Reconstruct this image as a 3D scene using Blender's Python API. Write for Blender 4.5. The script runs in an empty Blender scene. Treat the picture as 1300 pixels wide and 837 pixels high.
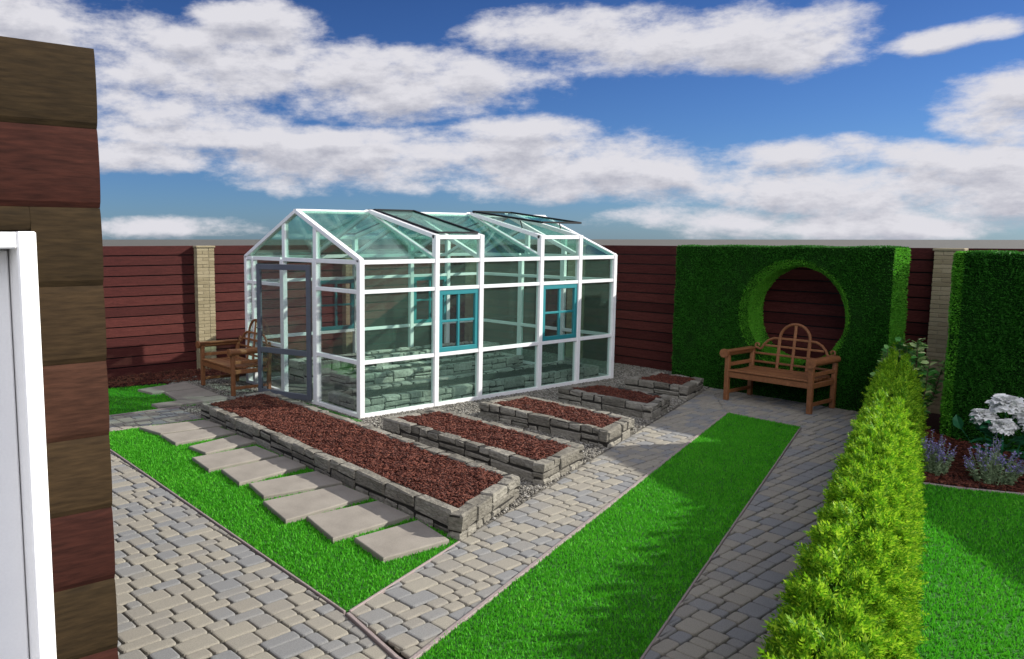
import bpy, math, random
import numpy as np
from mathutils import Vector, Matrix
random.seed(7); rng = np.random.default_rng(7)
R = math.radians
sc = bpy.context.scene
C = sc.collection
EYE = 2.07
YAW = 0.94074; PITCH = 0.11373; FPX = 1011.955; CXP = 483.04

# ------------------------------------------------------------------ materials
def newmat(name):
    m = bpy.data.materials.new(name); m.use_nodes = True
    nt = m.node_tree; nt.nodes.clear()
    return m, nt, nt.nodes.new, nt.links.new

def ramp(N, stops, interp='LINEAR'):
    n = N('ShaderNodeValToRGB'); cr = n.color_ramp; cr.interpolation = interp
    while len(cr.elements) < len(stops): cr.elements.new(0.5)
    for e, (p, c) in zip(cr.elements, stops):
        e.position = p; e.color = (*c, 1)
    return n

def mat(name, stops, rough=0.8, island=0.0, nscale=8.0, stretch=(1, 1, 1), bump=0.0, bscale=60.0, bdist=0.01,
        spec=0.3, transl=0.0, fine=0.0, fscale=200., metallic=0.0, bstretch=None, interp='LINEAR'):
    """colour from a ramp driven by (island random, noise); bump from noise."""
    m, nt, N, Lk = newmat(name)
    out = N('ShaderNodeOutputMaterial'); b = N('ShaderNodeBsdfPrincipled')
    tc = N('ShaderNodeTexCoord'); mp = N('ShaderNodeMapping'); mp.inputs['Scale'].default_value = stretch
    Lk(tc.outputs['Object'], mp.inputs['Vector'])
    no = N('ShaderNodeTexNoise'); no.inputs['Scale'].default_value = nscale; no.inputs['Detail'].default_value = 6
    no.inputs['Roughness'].default_value = 0.6
    Lk(mp.outputs[0], no.inputs['Vector'])
    geo = N('ShaderNodeNewGeometry')
    mx = N('ShaderNodeMix'); mx.data_type = 'FLOAT'; mx.inputs[0].default_value = island
    Lk(no.outputs['Fac'], mx.inputs[2]); Lk(geo.outputs['Random Per Island'], mx.inputs[3])
    rp = ramp(N, stops, interp); Lk(mx.outputs[0], rp.inputs[0])
    col = rp.outputs[0]
    if fine > 0:
        n2 = N('ShaderNodeTexNoise'); n2.inputs['Scale'].default_value = fscale; n2.inputs['Detail'].default_value = 3
        Lk(mp.outputs[0], n2.inputs['Vector'])
        mr = N('ShaderNodeMapRange'); mr.inputs[1].default_value = .3; mr.inputs[2].default_value = .7
        mr.inputs[3].default_value = 1 - fine; mr.inputs[4].default_value = 1 + fine
        Lk(n2.outputs['Fac'], mr.inputs[0])
        vm = N('ShaderNodeVectorMath'); vm.operation = 'SCALE'; Lk(col, vm.inputs[0]); Lk(mr.outputs[0], vm.inputs['Scale'])
        col = vm.outputs[0]
    Lk(col, b.inputs['Base Color'])
    b.inputs['Roughness'].default_value = rough; b.inputs['Specular IOR Level'].default_value = spec
    b.inputs['Metallic'].default_value = metallic
    if bump > 0:
        n3 = N('ShaderNodeTexNoise'); n3.inputs['Scale'].default_value = bscale; n3.inputs['Detail'].default_value = 5
        Lk((mp if bstretch is None else tc).outputs[0 if bstretch is None else 'Object'], n3.inputs['Vector'])
        bp = N('ShaderNodeBump'); bp.inputs['Strength'].default_value = bump; bp.inputs['Distance'].default_value = bdist
        Lk(n3.outputs['Fac'], bp.inputs['Height']); Lk(bp.outputs[0], b.inputs['Normal'])
    sh = b.outputs[0]
    if transl > 0:
        t = N('ShaderNodeBsdfTranslucent'); Lk(col, t.inputs['Color'])
        ms = N('ShaderNodeMixShader'); ms.inputs[0].default_value = transl
        Lk(sh, ms.inputs[1]); Lk(t.outputs[0], ms.inputs[2]); sh = ms.outputs[0]
    Lk(sh, out.inputs['Surface'])
    return m

def glass(name, tint, refl=1.0, film=(0.3, 0.45, 0.38), filmfac=0.06):
    m, nt, N, Lk = newmat(name)
    out = N('ShaderNodeOutputMaterial'); tr = N('ShaderNodeBsdfTransparent'); tr.inputs[0].default_value = (*tint, 1)
    df = N('ShaderNodeBsdfDiffuse'); df.inputs[0].default_value = (*film, 1)
    m1 = N('ShaderNodeMixShader')
    no = N('ShaderNodeTexNoise'); no.inputs['Scale'].default_value = 3.0; no.inputs['Detail'].default_value = 4
    tc = N('ShaderNodeTexCoord'); Lk(tc.outputs['Object'], no.inputs['Vector'])
    mr = N('ShaderNodeMapRange'); mr.inputs[1].default_value = .35; mr.inputs[2].default_value = .7
    mr.inputs[3].default_value = filmfac * .9; mr.inputs[4].default_value = filmfac * 1.1
    Lk(no.outputs['Fac'], mr.inputs[0]); Lk(mr.outputs[0], m1.inputs[0])
    Lk(tr.outputs[0], m1.inputs[1]); Lk(df.outputs[0], m1.inputs[2])
    gl = N('ShaderNodeBsdfGlossy'); gl.inputs['Roughness'].default_value = 0.02
    fr = N('ShaderNodeFresnel'); fr.inputs[0].default_value = 1.3
    mu = N('ShaderNodeMath'); mu.operation = 'MULTIPLY'; mu.inputs[1].default_value = refl; Lk(fr.outputs[0], mu.inputs[0])
    m2 = N('ShaderNodeMixShader'); Lk(mu.outputs[0], m2.inputs[0]); Lk(m1.outputs[0], m2.inputs[1]); Lk(gl.outputs[0], m2.inputs[2])
    Lk(m2.outputs[0], out.inputs['Surface'])
    return m

M = {}
M['white'] = mat('white_paint', [(0, (.66, .66, .65)), (1, (.79, .79, .78))], rough=.35, nscale=6, fine=.04, fscale=60, spec=.45)
M['door_white'] = mat('door_paint', [(0, (.72, .72, .72)), (1, (.82, .82, .81))], rough=.45, nscale=5, fine=.02, bump=.08, bscale=90)
M['teal'] = mat('teal_paint', [(0, (.015, .16, .18)), (1, (.028, .23, .245))], rough=.4, nscale=5, fine=.05, spec=.4)
M['slate'] = mat('slate_paint', [(0, (.065, .072, .088)), (1, (.10, .108, .128))], rough=.4, nscale=5, fine=.05, spec=.4)
M['black'] = mat('black_metal', [(0, (.004, .004, .005)), (1, (.010, .011, .012))], rough=.6, nscale=8, spec=.2)
M['glass'] = glass('green_glass', (.88, .97, .935), .4, (.30, .50, .41), .04)
M['roofglass'] = glass('roof_glass', (.78, .955, .89), .35, (.2, .55, .47), .025)
M['clear'] = glass('clear_glass', (.93, .95, .95), .5, (.3, .3, .32), .03)
M['fence'] = mat('fence_boards', [(.1, (.026, .0075, .0068)), (.5, (.056, .0145, .0125)), (.9, (.10, .029, .023))], rough=.8, spec=.1, island=.35,
                 nscale=5, stretch=(1, 1, 9), bump=.5, bscale=28, bdist=.006, fine=.28, fscale=24)
for nm, c0, c1 in (('log', (.016, .0105, .0045), (.040, .025, .0105)), ('log_red', (.020, .006, .004), (.052, .016, .010)), ('log_tan', (.022, .0135, .006), (.054, .033, .0145)), ('log_rust', (.026, .011, .006), (.066, .028, .016))):
  M[nm] = mat('house_boards', [(.2, c0), (.8, c1)],
               rough=.8, spec=.12, island=.1, nscale=9, stretch=(1.2, 1, 9), bump=.3, bscale=16, bdist=.003, fine=.28, fscale=17)
M['brick'] = mat('tan_brick', [(0, (.18, .15, .085)), (.5, (.25, .21, .125)), (1, (.32, .275, .175))], rough=.9, island=.6, nscale=30, bump=.5, bscale=120, fine=.15)
M['mortar'] = mat('mortar', [(0, (.20, .17, .11)), (1, (.28, .24, .16))], rough=.95, nscale=40, bump=.4, bscale=150)
M['stone'] = mat('bed_stone', [(.2, (.085, .077, .060)), (.42, (.145, .134, .109)), (.6, (.195, .182, .15)), (.85, (.275, .258, .215))], rough=.9, island=.35, nscale=7, stretch=(1, 1, 2.2),
                 bump=.9, bscale=22, bdist=.02, fine=.22, fscale=30)
M['stone_pale'] = mat('pale_bed_stone', [(.2, (.17, .165, .14)), (.5, (.28, .27, .235)), (.85, (.42, .41, .36))], rough=.9, island=.35, nscale=7, bump=.9, bscale=22, bdist=.02, fine=.2, fscale=30)
M['stone_core'] = mat('stone_joint', [(0, (.012, .011, .009)), (1, (.03, .027, .022))], rough=.95, nscale=30, bump=.5)
M['paver'] = mat('paver', [(0, (.165, .168, .168)), (.28, (.19, .19, .184)), (.4, (.203, .193, .17)), (.55, (.23, .212, .175)), (.78, (.252, .233, .188)), (1, (.213, .2, .172))],
                 rough=.9, island=.82, nscale=7, bump=.45, bscale=130, bdist=.004, fine=.16, fscale=160)
M['joint'] = mat('paver_joint_sand', [(0, (.05, .047, .038)), (1, (.10, .094, .078))], rough=1, nscale=20, fine=.3)
M['slab'] = mat('concrete_slab', [(.2, (.17, .152, .127)), (.5, (.235, .212, .178)), (.8, (.28, .255, .215))], rough=.9, nscale=3.5, bump=.3, bscale=220, bdist=.003, fine=.18, fscale=260)
M['kerb'] = mat('edging', [(0, (.22, .175, .165)), (1, (.30, .25, .235))], rough=.9, nscale=20, fine=.15, bump=.3, bscale=150)
M['ground'] = mat('bare_ground', [(0, (.055, .053, .045)), (1, (.09, .087, .076))], rough=1, nscale=.6, fine=.2, fscale=3)
M['soil_grass'] = mat('lawn_soil', [(0, (.012, .075, .006)), (1, (.03, .15, .012))], rough=1, nscale=30, fine=.3)
M['grass'] = mat('grass_blades', [(.05, (.024, .16, .007)), (.4, (.055, .34, .012)), (.75, (.10, .44, .02)), (1, (.24, .48, .05))], rough=.65, island=.55, nscale=2.2, spec=.2, transl=.3)
M['gravel_base'] = mat('gravel_bed', [(0, (.07, .065, .055)), (1, (.16, .15, .13))], rough=1, nscale=40, bump=1, bscale=90, fine=.4)
M['pebble'] = mat('pebbles', [(0, (.06, .057, .05)), (.4, (.13, .12, .10)), (.75, (.22, .205, .17)), (1, (.34, .33, .30))], rough=.85, island=.85, nscale=50, bump=.3, bscale=120)
M['mulch_base'] = mat('mulch_bed', [(0, (.010, .0035, .003)), (1, (.03, .009, .006))], rough=1, nscale=30, bump=1, bscale=60, fine=.4)
M['mulch'] = mat('bark_chips', [(0, (.024, .008, .005)), (.5, (.080, .0195, .0105)), (.85, (.13, .037, .02)), (1, (.19, .08, .048))], rough=.85, island=.8, nscale=30, bump=.4, bscale=90)
M['soil'] = mat('dark_soil', [(0, (.018, .018, .014)), (1, (.06, .055, .042))], rough=1, nscale=14, bump=1, bscale=50, bdist=.02, fine=.4, fscale=60)
M['wood'] = mat('bench_wood', [(0, (.115, .043, .016)), (.5, (.185, .076, .030)), (1, (.27, .12, .052))], rough=.5, island=.35, nscale=12, stretch=(1, 1, 1), bump=.2, bscale=60, bdist=.003, fine=.2, fscale=40)
M['hedge_core'] = mat('hedge_core', [(0, (.006, .022, .004)), (1, (.012, .04, .008))], rough=1, nscale=25, spec=0, bump=1, bscale=50)
M['hedge_leaf'] = mat('hedge_leaves', [(0, (.013, .07, .005)), (.5, (.024, .14, .010)), (.9, (.04, .20, .017)), (1, (.06, .25, .025))], rough=.6, island=.75, nscale=5, spec=.2, transl=.2)
M['lit_edge_leaf'] = mat('lit_edge_leaves', [(0, (.05, .24, .012)), (.5, (.09, .36, .022)), (1, (.17, .48, .04))], rough=.6, island=.75, nscale=5, spec=.2, transl=.25)  # lighter copy of the hedge leaves: light on rim and ends painted in
M['thuja_core'] = mat('thuja_core', [(0, (.012, .04, .003)), (1, (.03, .085, .006))], rough=1, nscale=25, spec=0)
M['thuja'] = mat('golden_foliage', [(0, (.022, .10, .005)), (.4, (.105, .29, .009)), (.7, (.28, .49, .018)), (1, (.50, .66, .06))], rough=.6, island=.7, nscale=9, spec=.15, transl=.42)
M['bark'] = mat('bark', [(0, (.05, .035, .02)), (1, (.10, .07, .045))], rough=.95, nscale=20, bump=.5)
M['shrub_leaf'] = mat('shrub_leaf', [(0, (.035, .14, .022)), (.5, (.07, .26, .045)), (.7, (.22, .40, .11)), (1, (.60, .64, .32))], rough=.45, island=.9, nscale=6, transl=.2)
M['peony_leaf'] = mat('peony_leaf', [(0, (.012, .085, .035)), (1, (.03, .17, .07))], rough=.4, island=.8, nscale=6, transl=.2)
M['petal'] = mat('white_petals', [(0, (.84, .84, .82)), (1, (.92, .92, .9))], rough=.6, island=.7, nscale=6, transl=.3)
M['mint_leaf'] = mat('catmint_leaf', [(0, (.12, .19, .09)), (1, (.28, .36, .20))], rough=.7, island=.8, nscale=6, transl=.2)
M['mint_flower'] = mat('catmint_flower', [(0, (.14, .12, .32)), (1, (.36, .32, .58))], rough=.7, island=.8, nscale=6, transl=.2)
M['roof'] = mat('roof_felt', [(0, (.03, .03, .03)), (1, (.06, .055, .05))], rough=.95, nscale=10, bump=.5)

# ------------------------------------------------------------------ mesh helpers
class MB:
    def __init__(s): s.v = []; s.f = []; s.mi = []
    def add(s, vs, fs, mi=0):
        o = len(s.v); s.v.extend([tuple(v) for v in vs]); s.f.extend([tuple(i + o for i in f) for f in fs]); s.mi.extend([mi] * len(fs))
    def box(s, x0, x1, y0, y1, z0, z1, bev=0.0, mi=0):
        if bev <= 0:
            vs = [(x, y, z) for z in (z0, z1) for y in (y0, y1) for x in (x0, x1)]
            s.add(vs, [(0, 2, 3, 1), (4, 5, 7, 6), (0, 1, 5, 4), (2, 6, 7, 3), (0, 4, 6, 2), (1, 3, 7, 5)], mi); return
        c = Vector(((x0 + x1) / 2, (y0 + y1) / 2, (z0 + z1) / 2)); h = Vector((abs(x1 - x0) / 2, abs(y1 - y0) / 2, abs(z1 - z0) / 2))
        s.obox(c, (Vector((1, 0, 0)), Vector((0, 1, 0)), Vector((0, 0, 1))), h, bev, mi)
    def obox(s, c, ax, h, bev=0.004, mi=0, jit=0.0):
        """chamfered oriented box: 24 verts"""
        bev = min(bev, .45 * min(h)); vs = []; idx = {}
        for sx in (-1, 1):
            for sy in (-1, 1):
                for sz in (-1, 1):
                    for k in range(3):
                        d = [h[0], h[1], h[2]]
                        for j in range(3):
                            if j != k: d[j] -= bev
                        idx[(sx, sy, sz, k)] = len(vs)
                        p = c + ax[0] * (sx * d[0]) + ax[1] * (sy * d[1]) + ax[2] * (sz * d[2])
                        if jit: p = p + Vector((random.uniform(-jit, jit), random.uniform(-jit, jit), random.uniform(-jit, jit)))
                        vs.append(p)
        fs = []
        I = idx
        for sg in (-1, 1):
            a = [I[(sg, -1, -1, 0)], I[(sg, 1, -1, 0)], I[(sg, 1, 1, 0)], I[(sg, -1, 1, 0)]]; fs.append(a if sg > 0 else a[::-1])
            a = [I[(-1, sg, -1, 1)], I[(-1, sg, 1, 1)], I[(1, sg, 1, 1)], I[(1, sg, -1, 1)]]; fs.append(a if sg > 0 else a[::-1])
            a = [I[(-1, -1, sg, 2)], I[(1, -1, sg, 2)], I[(1, 1, sg, 2)], I[(-1, 1, sg, 2)]]; fs.append(a if sg > 0 else a[::-1])
        for a_ in (-1, 1):
            for b_ in (-1, 1):
                q = [I[(a_, b_, -1, 0)], I[(a_, b_, 1, 0)], I[(a_, b_, 1, 1)], I[(a_, b_, -1, 1)]]; fs.append(q if a_ * b_ < 0 else q[::-1])
                q = [I[(a_, -1, b_, 0)], I[(a_, 1, b_, 0)], I[(a_, 1, b_, 2)], I[(a_, -1, b_, 2)]]; fs.append(q if a_ * b_ > 0 else q[::-1])
                q = [I[(-1, a_, b_, 1)], I[(1, a_, b_, 1)], I[(1, a_, b_, 2)], I[(-1, a_, b_, 2)]]; fs.append(q if a_ * b_ < 0 else q[::-1])
        for sx in (-1, 1):
            for sy in (-1, 1):
                for sz in (-1, 1):
                    t = [I[(sx, sy, sz, 0)], I[(sx, sy, sz, 1)], I[(sx, sy, sz, 2)]]; fs.append(t if sx * sy * sz > 0 else t[::-1])
        s.add(vs, fs, mi)
    def bar(s, a, b, w, h, up=(0, 0, 1), bev=.004, mi=0):
        a = Vector(a); b = Vector(b); d = b - a; L = d.length; d.normalize(); up = Vector(up)
        sd = d.cross(up); 
        if sd.length < 1e-5: sd = d.cross(Vector((1, 0, 0)))
        sd.normalize(); u = sd.cross(d)
        s.obox((a + b) / 2, (d, sd, u), Vector((L / 2, w / 2, h / 2)), bev, mi)
    def tube(s, pts, r, n=8, mi=0, cap=True):
        pts = [Vector(p) for p in pts]; rs = r if isinstance(r, (list, tuple)) else [r] * len(pts)
        rings = []; up = None
        for i, p in enumerate(pts):
            d = (pts[min(i + 1, len(pts) - 1)] - pts[max(i - 1, 0)]).normalized()
            if up is None:
                up = Vector((0, 0, 1)) if abs(d.z) < .9 else Vector((1, 0, 0))
            sd = d.cross(up).normalized(); up = sd.cross(d).normalized()
            rings.append([p + (sd * math.cos(t) + up * math.sin(t)) * rs[i] for t in [2 * math.pi * k / n for k in range(n)]])
        vs = [v for rg in rings for v in rg]; fs = []
        for i in range(len(rings) - 1):
            for k in range(n):
                fs.append((i * n + k, i * n + (k + 1) % n, (i + 1) * n + (k + 1) % n, (i + 1) * n + k))
        if cap:
            fs.append(tuple(range(n))[::-1]); fs.append(tuple((len(rings) - 1) * n + k for k in range(n)))
        s.add(vs, fs, mi)
    def build(s, name, mats, parent=None, smooth=False):
        me = bpy.data.meshes.new(name); me.from_pydata(s.v, [], s.f)
        ml = mats if isinstance(mats, (list, tuple)) else [mats]
        for m in ml: me.materials.append(m)
        if len(ml) > 1: me.polygons.foreach_set('material_index', s.mi)
        if smooth: me.polygons.foreach_set('use_smooth', [True] * len(me.polygons))
        me.update()
        return link(name, me, parent)

def link(name, me, parent=None):
    o = bpy.data.objects.new(name, me); C.objects.link(o)
    if parent is not None: o.parent = parent
    return o

def raw(name, V, F, mats, parent=None, mi=None, smooth=False):
    """numpy verts (n,3), faces (m,k) -> object"""
    me = bpy.data.meshes.new(name); V = np.asarray(V, np.float32); F = np.asarray(F, np.int32); k = F.shape[1]
    me.vertices.add(len(V)); me.vertices.foreach_set('co', V.ravel())
    me.loops.add(F.size); me.loops.foreach_set('vertex_index', F.ravel())
    me.polygons.add(len(F)); me.polygons.foreach_set('loop_start', np.arange(0, F.size, k, dtype=np.int32))
    me.polygons.foreach_set('loop_total', np.full(len(F), k, np.int32))
    ml = mats if isinstance(mats, (list, tuple)) else [mats]
    for m in ml: me.materials.append(m)
    if mi is not None: me.polygons.foreach_set('material_index', np.asarray(mi, np.int32))
    if smooth: me.polygons.foreach_set('use_smooth', np.ones(len(F), bool))
    me.update(calc_edges=True); me.validate()
    return link(name, me, parent)

def tag(o, label=None, cat=None, group=None, kind=None):
    if label: o['label'] = label
    if cat: o['category'] = cat
    if group: o['group'] = group
    if kind: o['kind'] = kind
    return o
def empty(name, loc, label, cat, group=None, rz=0.0):
    o = bpy.data.objects.new(name, None); C.objects.link(o); o.location = loc; o.rotation_euler = (0, 0, rz)
    o.empty_display_size = .2
    return tag(o, label, cat, group)
def copy_tree(o, parent=None):
    c = o.copy(); C.objects.link(c)
    if parent is not None: c.parent = parent
    for ch in list(o.children): copy_tree(ch, c)
    return c

# ------------------------------------------------------------------ polygon helpers
def clip(poly, conv):
    """Sutherland-Hodgman: poly clipped by convex ccw polygon"""
    out = poly
    for i in range(len(conv)):
        a = conv[i]; b = conv[(i + 1) % len(conv)]; inp = out; out = []
        if not inp: return []
        sd = lambda p: (b[0] - a[0]) * (p[1] - a[1]) - (b[1] - a[1]) * (p[0] - a[0])
        for j in range(len(inp)):
            p = inp[j]; q = inp[(j + 1) % len(inp)]; sp = sd(p); sq = sd(q)
            if sp >= 0: out.append(p)
            if (sp >= 0) != (sq >= 0):
                t = sp / (sp - sq); out.append((p[0] + (q[0] - p[0]) * t, p[1] + (q[1] - p[1]) * t))
    return out
def area(p): return .5 * sum(p[i][0] * p[(i + 1) % len(p)][1] - p[(i + 1) % len(p)][0] * p[i][1] for i in range(len(p)))
def ccw(p): return p if area(p) > 0 else p[::-1]
def inset(p, d):
    n = len(p); out = []
    for i in range(n):
        a, b, c = p[i - 1], p[i], p[(i + 1) % n]
        e1 = Vector((b[0] - a[0], b[1] - a[1])); e2 = Vector((c[0] - b[0], c[1] - b[1]))
        if e1.length < 1e-6 or e2.length < 1e-6: return None
        e1.normalize(); e2.normalize(); n1 = Vector((-e1.y, e1.x)); n2 = Vector((-e2.y, e2.x))
        k = 1 + n1.dot(n2)
        if k < .15: return None
        m = (n1 + n2) / k
        out.append((b[0] + m.x * d, b[1] + m.y * d))
    return out if area(out) > 0 else None
def inpoly(P, poly):
    poly = ccw(poly); ok = np.ones(len(P), bool)
    for i in range(len(poly)):
        a = poly[i]; b = poly[(i + 1) % len(poly)]
        ok &= ((b[0] - a[0]) * (P[:, 1] - a[1]) - (b[1] - a[1]) * (P[:, 0] - a[0])) >= 0
    return ok
def inany(P, poly):
    """general polygon even-odd"""
    ok = np.zeros(len(P), bool); n = len(poly)
    for i in range(n):
        x1, y1 = poly[i]; x2, y2 = poly[(i + 1) % n]
        c = ((y1 > P[:, 1]) != (y2 > P[:, 1]))
        xs = (x2 - x1) * (P[:, 1] - y1) / ((y2 - y1) if y2 != y1 else 1e-9) + x1
        ok ^= c & (P[:, 0] < xs)
    return ok
def sample(poly, dens):
    xs = [p[0] for p in poly]; ys = [p[1] for p in poly]
    n = int((max(xs) - min(xs)) * (max(ys) - min(ys)) * dens)
    P = np.column_stack([rng.uniform(min(xs), max(xs), n), rng.uniform(min(ys), max(ys), n)])
    return P[inany(P, poly)]
def sheet(name, poly, z, m, th=.03):
    b = MB(); p = ccw(poly); n = len(p)
    b.add([(x, y, z) for x, y in p] + [(x, y, z - th) for x, y in p], [tuple(range(n))] + [(i, i + n, (i + 1) % n + n, (i + 1) % n) for i in range(n)])
    return tag(b.build(name, m), kind='structure')

# ------------------------------------------------------------------ ground
g = MB(); g.add([(-1500, -1500, -.06), (1500, -1500, -.06), (1500, 1500, -.06), (-1500, 1500, -.06)], [(0, 1, 2, 3)])
tag(g.build('ground', M['ground']), kind='structure')

def make_pavers(name, polys, ang=0.0, seed=1, org=(0, 0)):
    rd = random.Random(seed); b = MB(); u = .044; ca, sa = math.cos(ang), math.sin(ang)
    for poly in polys:
        poly = ccw(poly)
        loc = [((x - org[0]) * ca + (y - org[1]) * sa, -(x - org[0]) * sa + (y - org[1]) * ca) for x, y in poly]
        x0 = min(p[0] for p in loc); x1 = max(p[0] for p in loc); y0 = min(p[1] for p in loc); y1 = max(p[1] for p in loc)
        rects = []; H = 5
        for bi in range(math.floor(y0 / (H * u)) - 1, math.ceil(y1 / (H * u)) + 1):
            r2 = random.Random(seed * 1000 + bi); hb_ = (3, 2) if bi % 2 else (2, 3); yb = bi * H; x = math.floor(x0 / u) - 14 - r2.randint(0, 9)
            while x * u < x1 + .1:
                v = r2.random()
                if v < .5:
                    w = 7; top = r2.choice([(4, 3), (3, 4)]); bot = top[::-1]
                elif v < .8:
                    w = 5; top = r2.choice([(3, 2), (2, 3)]); bot = top[::-1]
                else:
                    w = 8; top = (3, 5); bot = (5, 3)
                    if r2.random() < .5: top = (4, 4); bot = (3, 5)
                hs = hb_ if r2.random() < .72 else hb_[::-1]
                for row, hh, yy in ((bot, hs[0], yb), (top, hs[1], yb + hs[0])):
                    xx = x
                    for ww in row:
                        rects.append((xx * u, yy * u, (xx + ww) * u, (yy + hh) * u)); xx += ww
                x += w
        for (a, c, d, e) in rects:
            gp = .0042; j = lambda: rd.uniform(-.0025, .0025)
            q = [(a + gp + j(), c + gp + j()), (d - gp + j(), c + gp + j()), (d - gp + j(), e - gp + j()), (a + gp + j(), e - gp + j())]
            # rounded corners
            rc = .018; q2 = []
            for i in range(4):
                p = Vector(q[i]); pa = (Vector(q[i - 1]) - p).normalized(); pb = (Vector(q[(i + 1) % 4]) - p).normalized()
                q2 += [tuple(p + pa * rc), tuple(p + (pa + pb) * rc * .3), tuple(p + pb * rc)]
            q2 = [(x * ca - y * sa + org[0], x * sa + y * ca + org[1]) for x, y in q2]
            q2 = clip(q2, poly)
            if len(q2) < 3 or abs(area(q2)) < 4e-5: continue
            # drop near-duplicate points
            q3 = [q2[i] for i in range(len(q2)) if math.hypot(q2[i][0] - q2[i - 1][0], q2[i][1] - q2[i - 1][1]) > .002]
            if len(q3) < 3: continue
            dz = rd.uniform(-.0015, .0015); i1 = inset(q3, .0035); i2 = inset(q3, .012); n = len(q3)
            if i1 is None: i1 = q3
            if i2 is None: i2 = i1
            vs = [(x, y, -.02) for x, y in q3] + [(x, y, -.008 + dz) for x, y in q3] + [(x, y, -.002 + dz) for x, y in i1] + [(x, y, dz) for x, y in i2]
            fs = [tuple(range(3 * n, 4 * n))]
            for k in range(3):
                fs += [(k * n + i, k * n + (i + 1) % n, (k + 1) * n + (i + 1) % n, (k + 1) * n + i) for i in range(n)]
            b.add(vs, fs)
    o = b.build(name, M['paver'], smooth=False)
    return tag(o, kind='structure')

LA = ((2.30, 2.90), (8.86, 5.10), (8.82, 4.235), (2.30, 1.934))          # long lawn strip
PATIO0 = [(-2.5, -1.2), (2.235, -1.2), (2.25, 2.95), (-2.5, 2.95)]
PATIO = [(-2.5, 2.95), (2.25, 2.95), (2.322, 3.53), (2.36, 9.25), (-2.5, 9.25)]
SPUR = [(2.365, 8.53), (3.66, 8.50), (3.72, 9.25), (2.365, 9.25)]
DIAG = [(2.33, 2.92), (8.87, 5.12), (10.2, 6.17), (3.56, 3.95), (2.36, 3.535)]
HEAD = [(8.87, 5.12), (8.83, 4.215), (10.25, 4.2), (10.2, 6.17)]
RPATH = [(2.3, 1.92), (2.3, 1.36), (10.25, 4.2), (8.83, 4.22)]
JB = MB()
for i, P in enumerate((PATIO0, PATIO, SPUR, DIAG, HEAD, RPATH)):
    p = ccw(P); n = len(p); z = -.011 - .0008 * i
    JB.add([(x, y, z) for x, y in p], [tuple(range(n))])
tag(JB.build('path_bedding', M['joint']), kind='structure')
make_pavers('patio_paving', [PATIO0, PATIO], R(4), 3)
make_pavers('side_path', [SPUR], R(4), 3)
make_pavers('garden_path', [DIAG, HEAD], R(4), 5)
make_pavers('hedge_path', [RPATH], R(4), 5)

# edging strips
def kerb(pts, w=.022, z0=-.03, z1=.016, name='kerb_strip'):
    b = MB()
    for a, c in zip(pts[:-1], pts[1:]):
        b.bar((a[0], a[1], (z0 + z1) / 2), (c[0], c[1], (z0 + z1) / 2), w, z1 - z0, bev=.004)
    return tag(b.build(name, M['kerb']), kind='structure')
kerb([(2.285, 2.905), (8.85, 5.11)], .028, z1=.012)
kerb([(8.855, 5.09), (8.825, 4.24)])
kerb([(8.81, 4.228), (2.30, 1.925)], .012, z1=.004)
kerb([(2.262, 1.93), (2.272, 2.98), (2.335, 3.51)], .026, z1=.012)
kerb([(2.335, 3.54), (2.372, 8.50)], .018, z1=.008)
kerb([(2.36, 3.53), (3.55, 3.945)], .016, z1=.006)
kerb([(2.38, 8.515), (3.64, 8.49)], .018, z1=.012)
kerb([(2.38, 9.262), (3.70, 9.255)], .024)

# ------------------------------------------------------------------ lawns
LAWN1 = [(2.35, 3.54), (3.58, 3.97), (3.66, 8.49), (2.385, 8.50)]
LAWN2 = [(-1.0, 9.275), (4.1, 9.27), (4.0, 9.9), (4.15, 10.9), (3.34, 11.02), (-1.0, 11.6)]
LAWN3 = [LA[0], LA[1], LA[2], LA[3]]
# frame of the low golden hedge: t along, o across
HC, HS = .9431, .3326
def hp(t, o, z=0): return (t * HC - o * HS, t * HS + o * HC, z)
LAWN4 = [(1.5, .52), (7.56, 2.66), (7.70, 2.33), (7.90, 2.02), (8.25, 1.46), (6.2, -1.0), (1.5, -2.2)]
def blades(name, poly, dens, h=.021, w=.0055, avoid=None):
    P = sample(poly, dens)
    n = len(P); a = rng.uniform(0, 2 * np.pi, n); hh = h * rng.uniform(.55, 1.15, n); ww = w * rng.uniform(.7, 1.3, n)
    lean = rng.uniform(.1, .9, n) * hh; la = rng.uniform(0, 2 * np.pi, n)
    V = np.zeros((n, 3, 3), np.float32)
    V[:, 0, 0] = P[:, 0] - np.cos(a) * ww; V[:, 0, 1] = P[:, 1] - np.sin(a) * ww
    V[:, 1, 0] = P[:, 0] + np.cos(a) * ww; V[:, 1, 1] = P[:, 1] + np.sin(a) * ww
    V[:, 2, 0] = P[:, 0] + np.cos(la) * lean; V[:, 2, 1] = P[:, 1] + np.sin(la) * lean; V[:, 2, 2] = hh
    V[:, :2, 2] = -.004
    F = np.arange(3 * n).reshape(n, 3)
    return raw(name, V.reshape(-1, 3), F, M['grass'])
lawns = (('stepping stone lawn grass of short bright blades beside the patio', LAWN1, 9000), ('short bright grass by the bark border at the back fence', LAWN2, 4500),
         ('long strip of short bright grass between two paved paths', LAWN3, 8500), ('short bright grass in front of the flower border', LAWN4, 7500))
for lab, poly, d in lawns:
    sheet('lawn_soil', poly, -.002, M['soil_grass'])
    vis = poly
    if poly is LAWN2: vis = [(2.2, 9.275)] + poly[1:5] + [(2.2, 11.2)]
    if poly is LAWN4: vis = [(3.0, 1.0), (7.56, 2.66), (7.70, 2.33), (7.90, 2.02), (8.25, 1.46), (6.2, -1.0), (3.0, -1.6)]
    tag(blades('grass', vis, d), lab, 'grass', kind='stuff')
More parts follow.
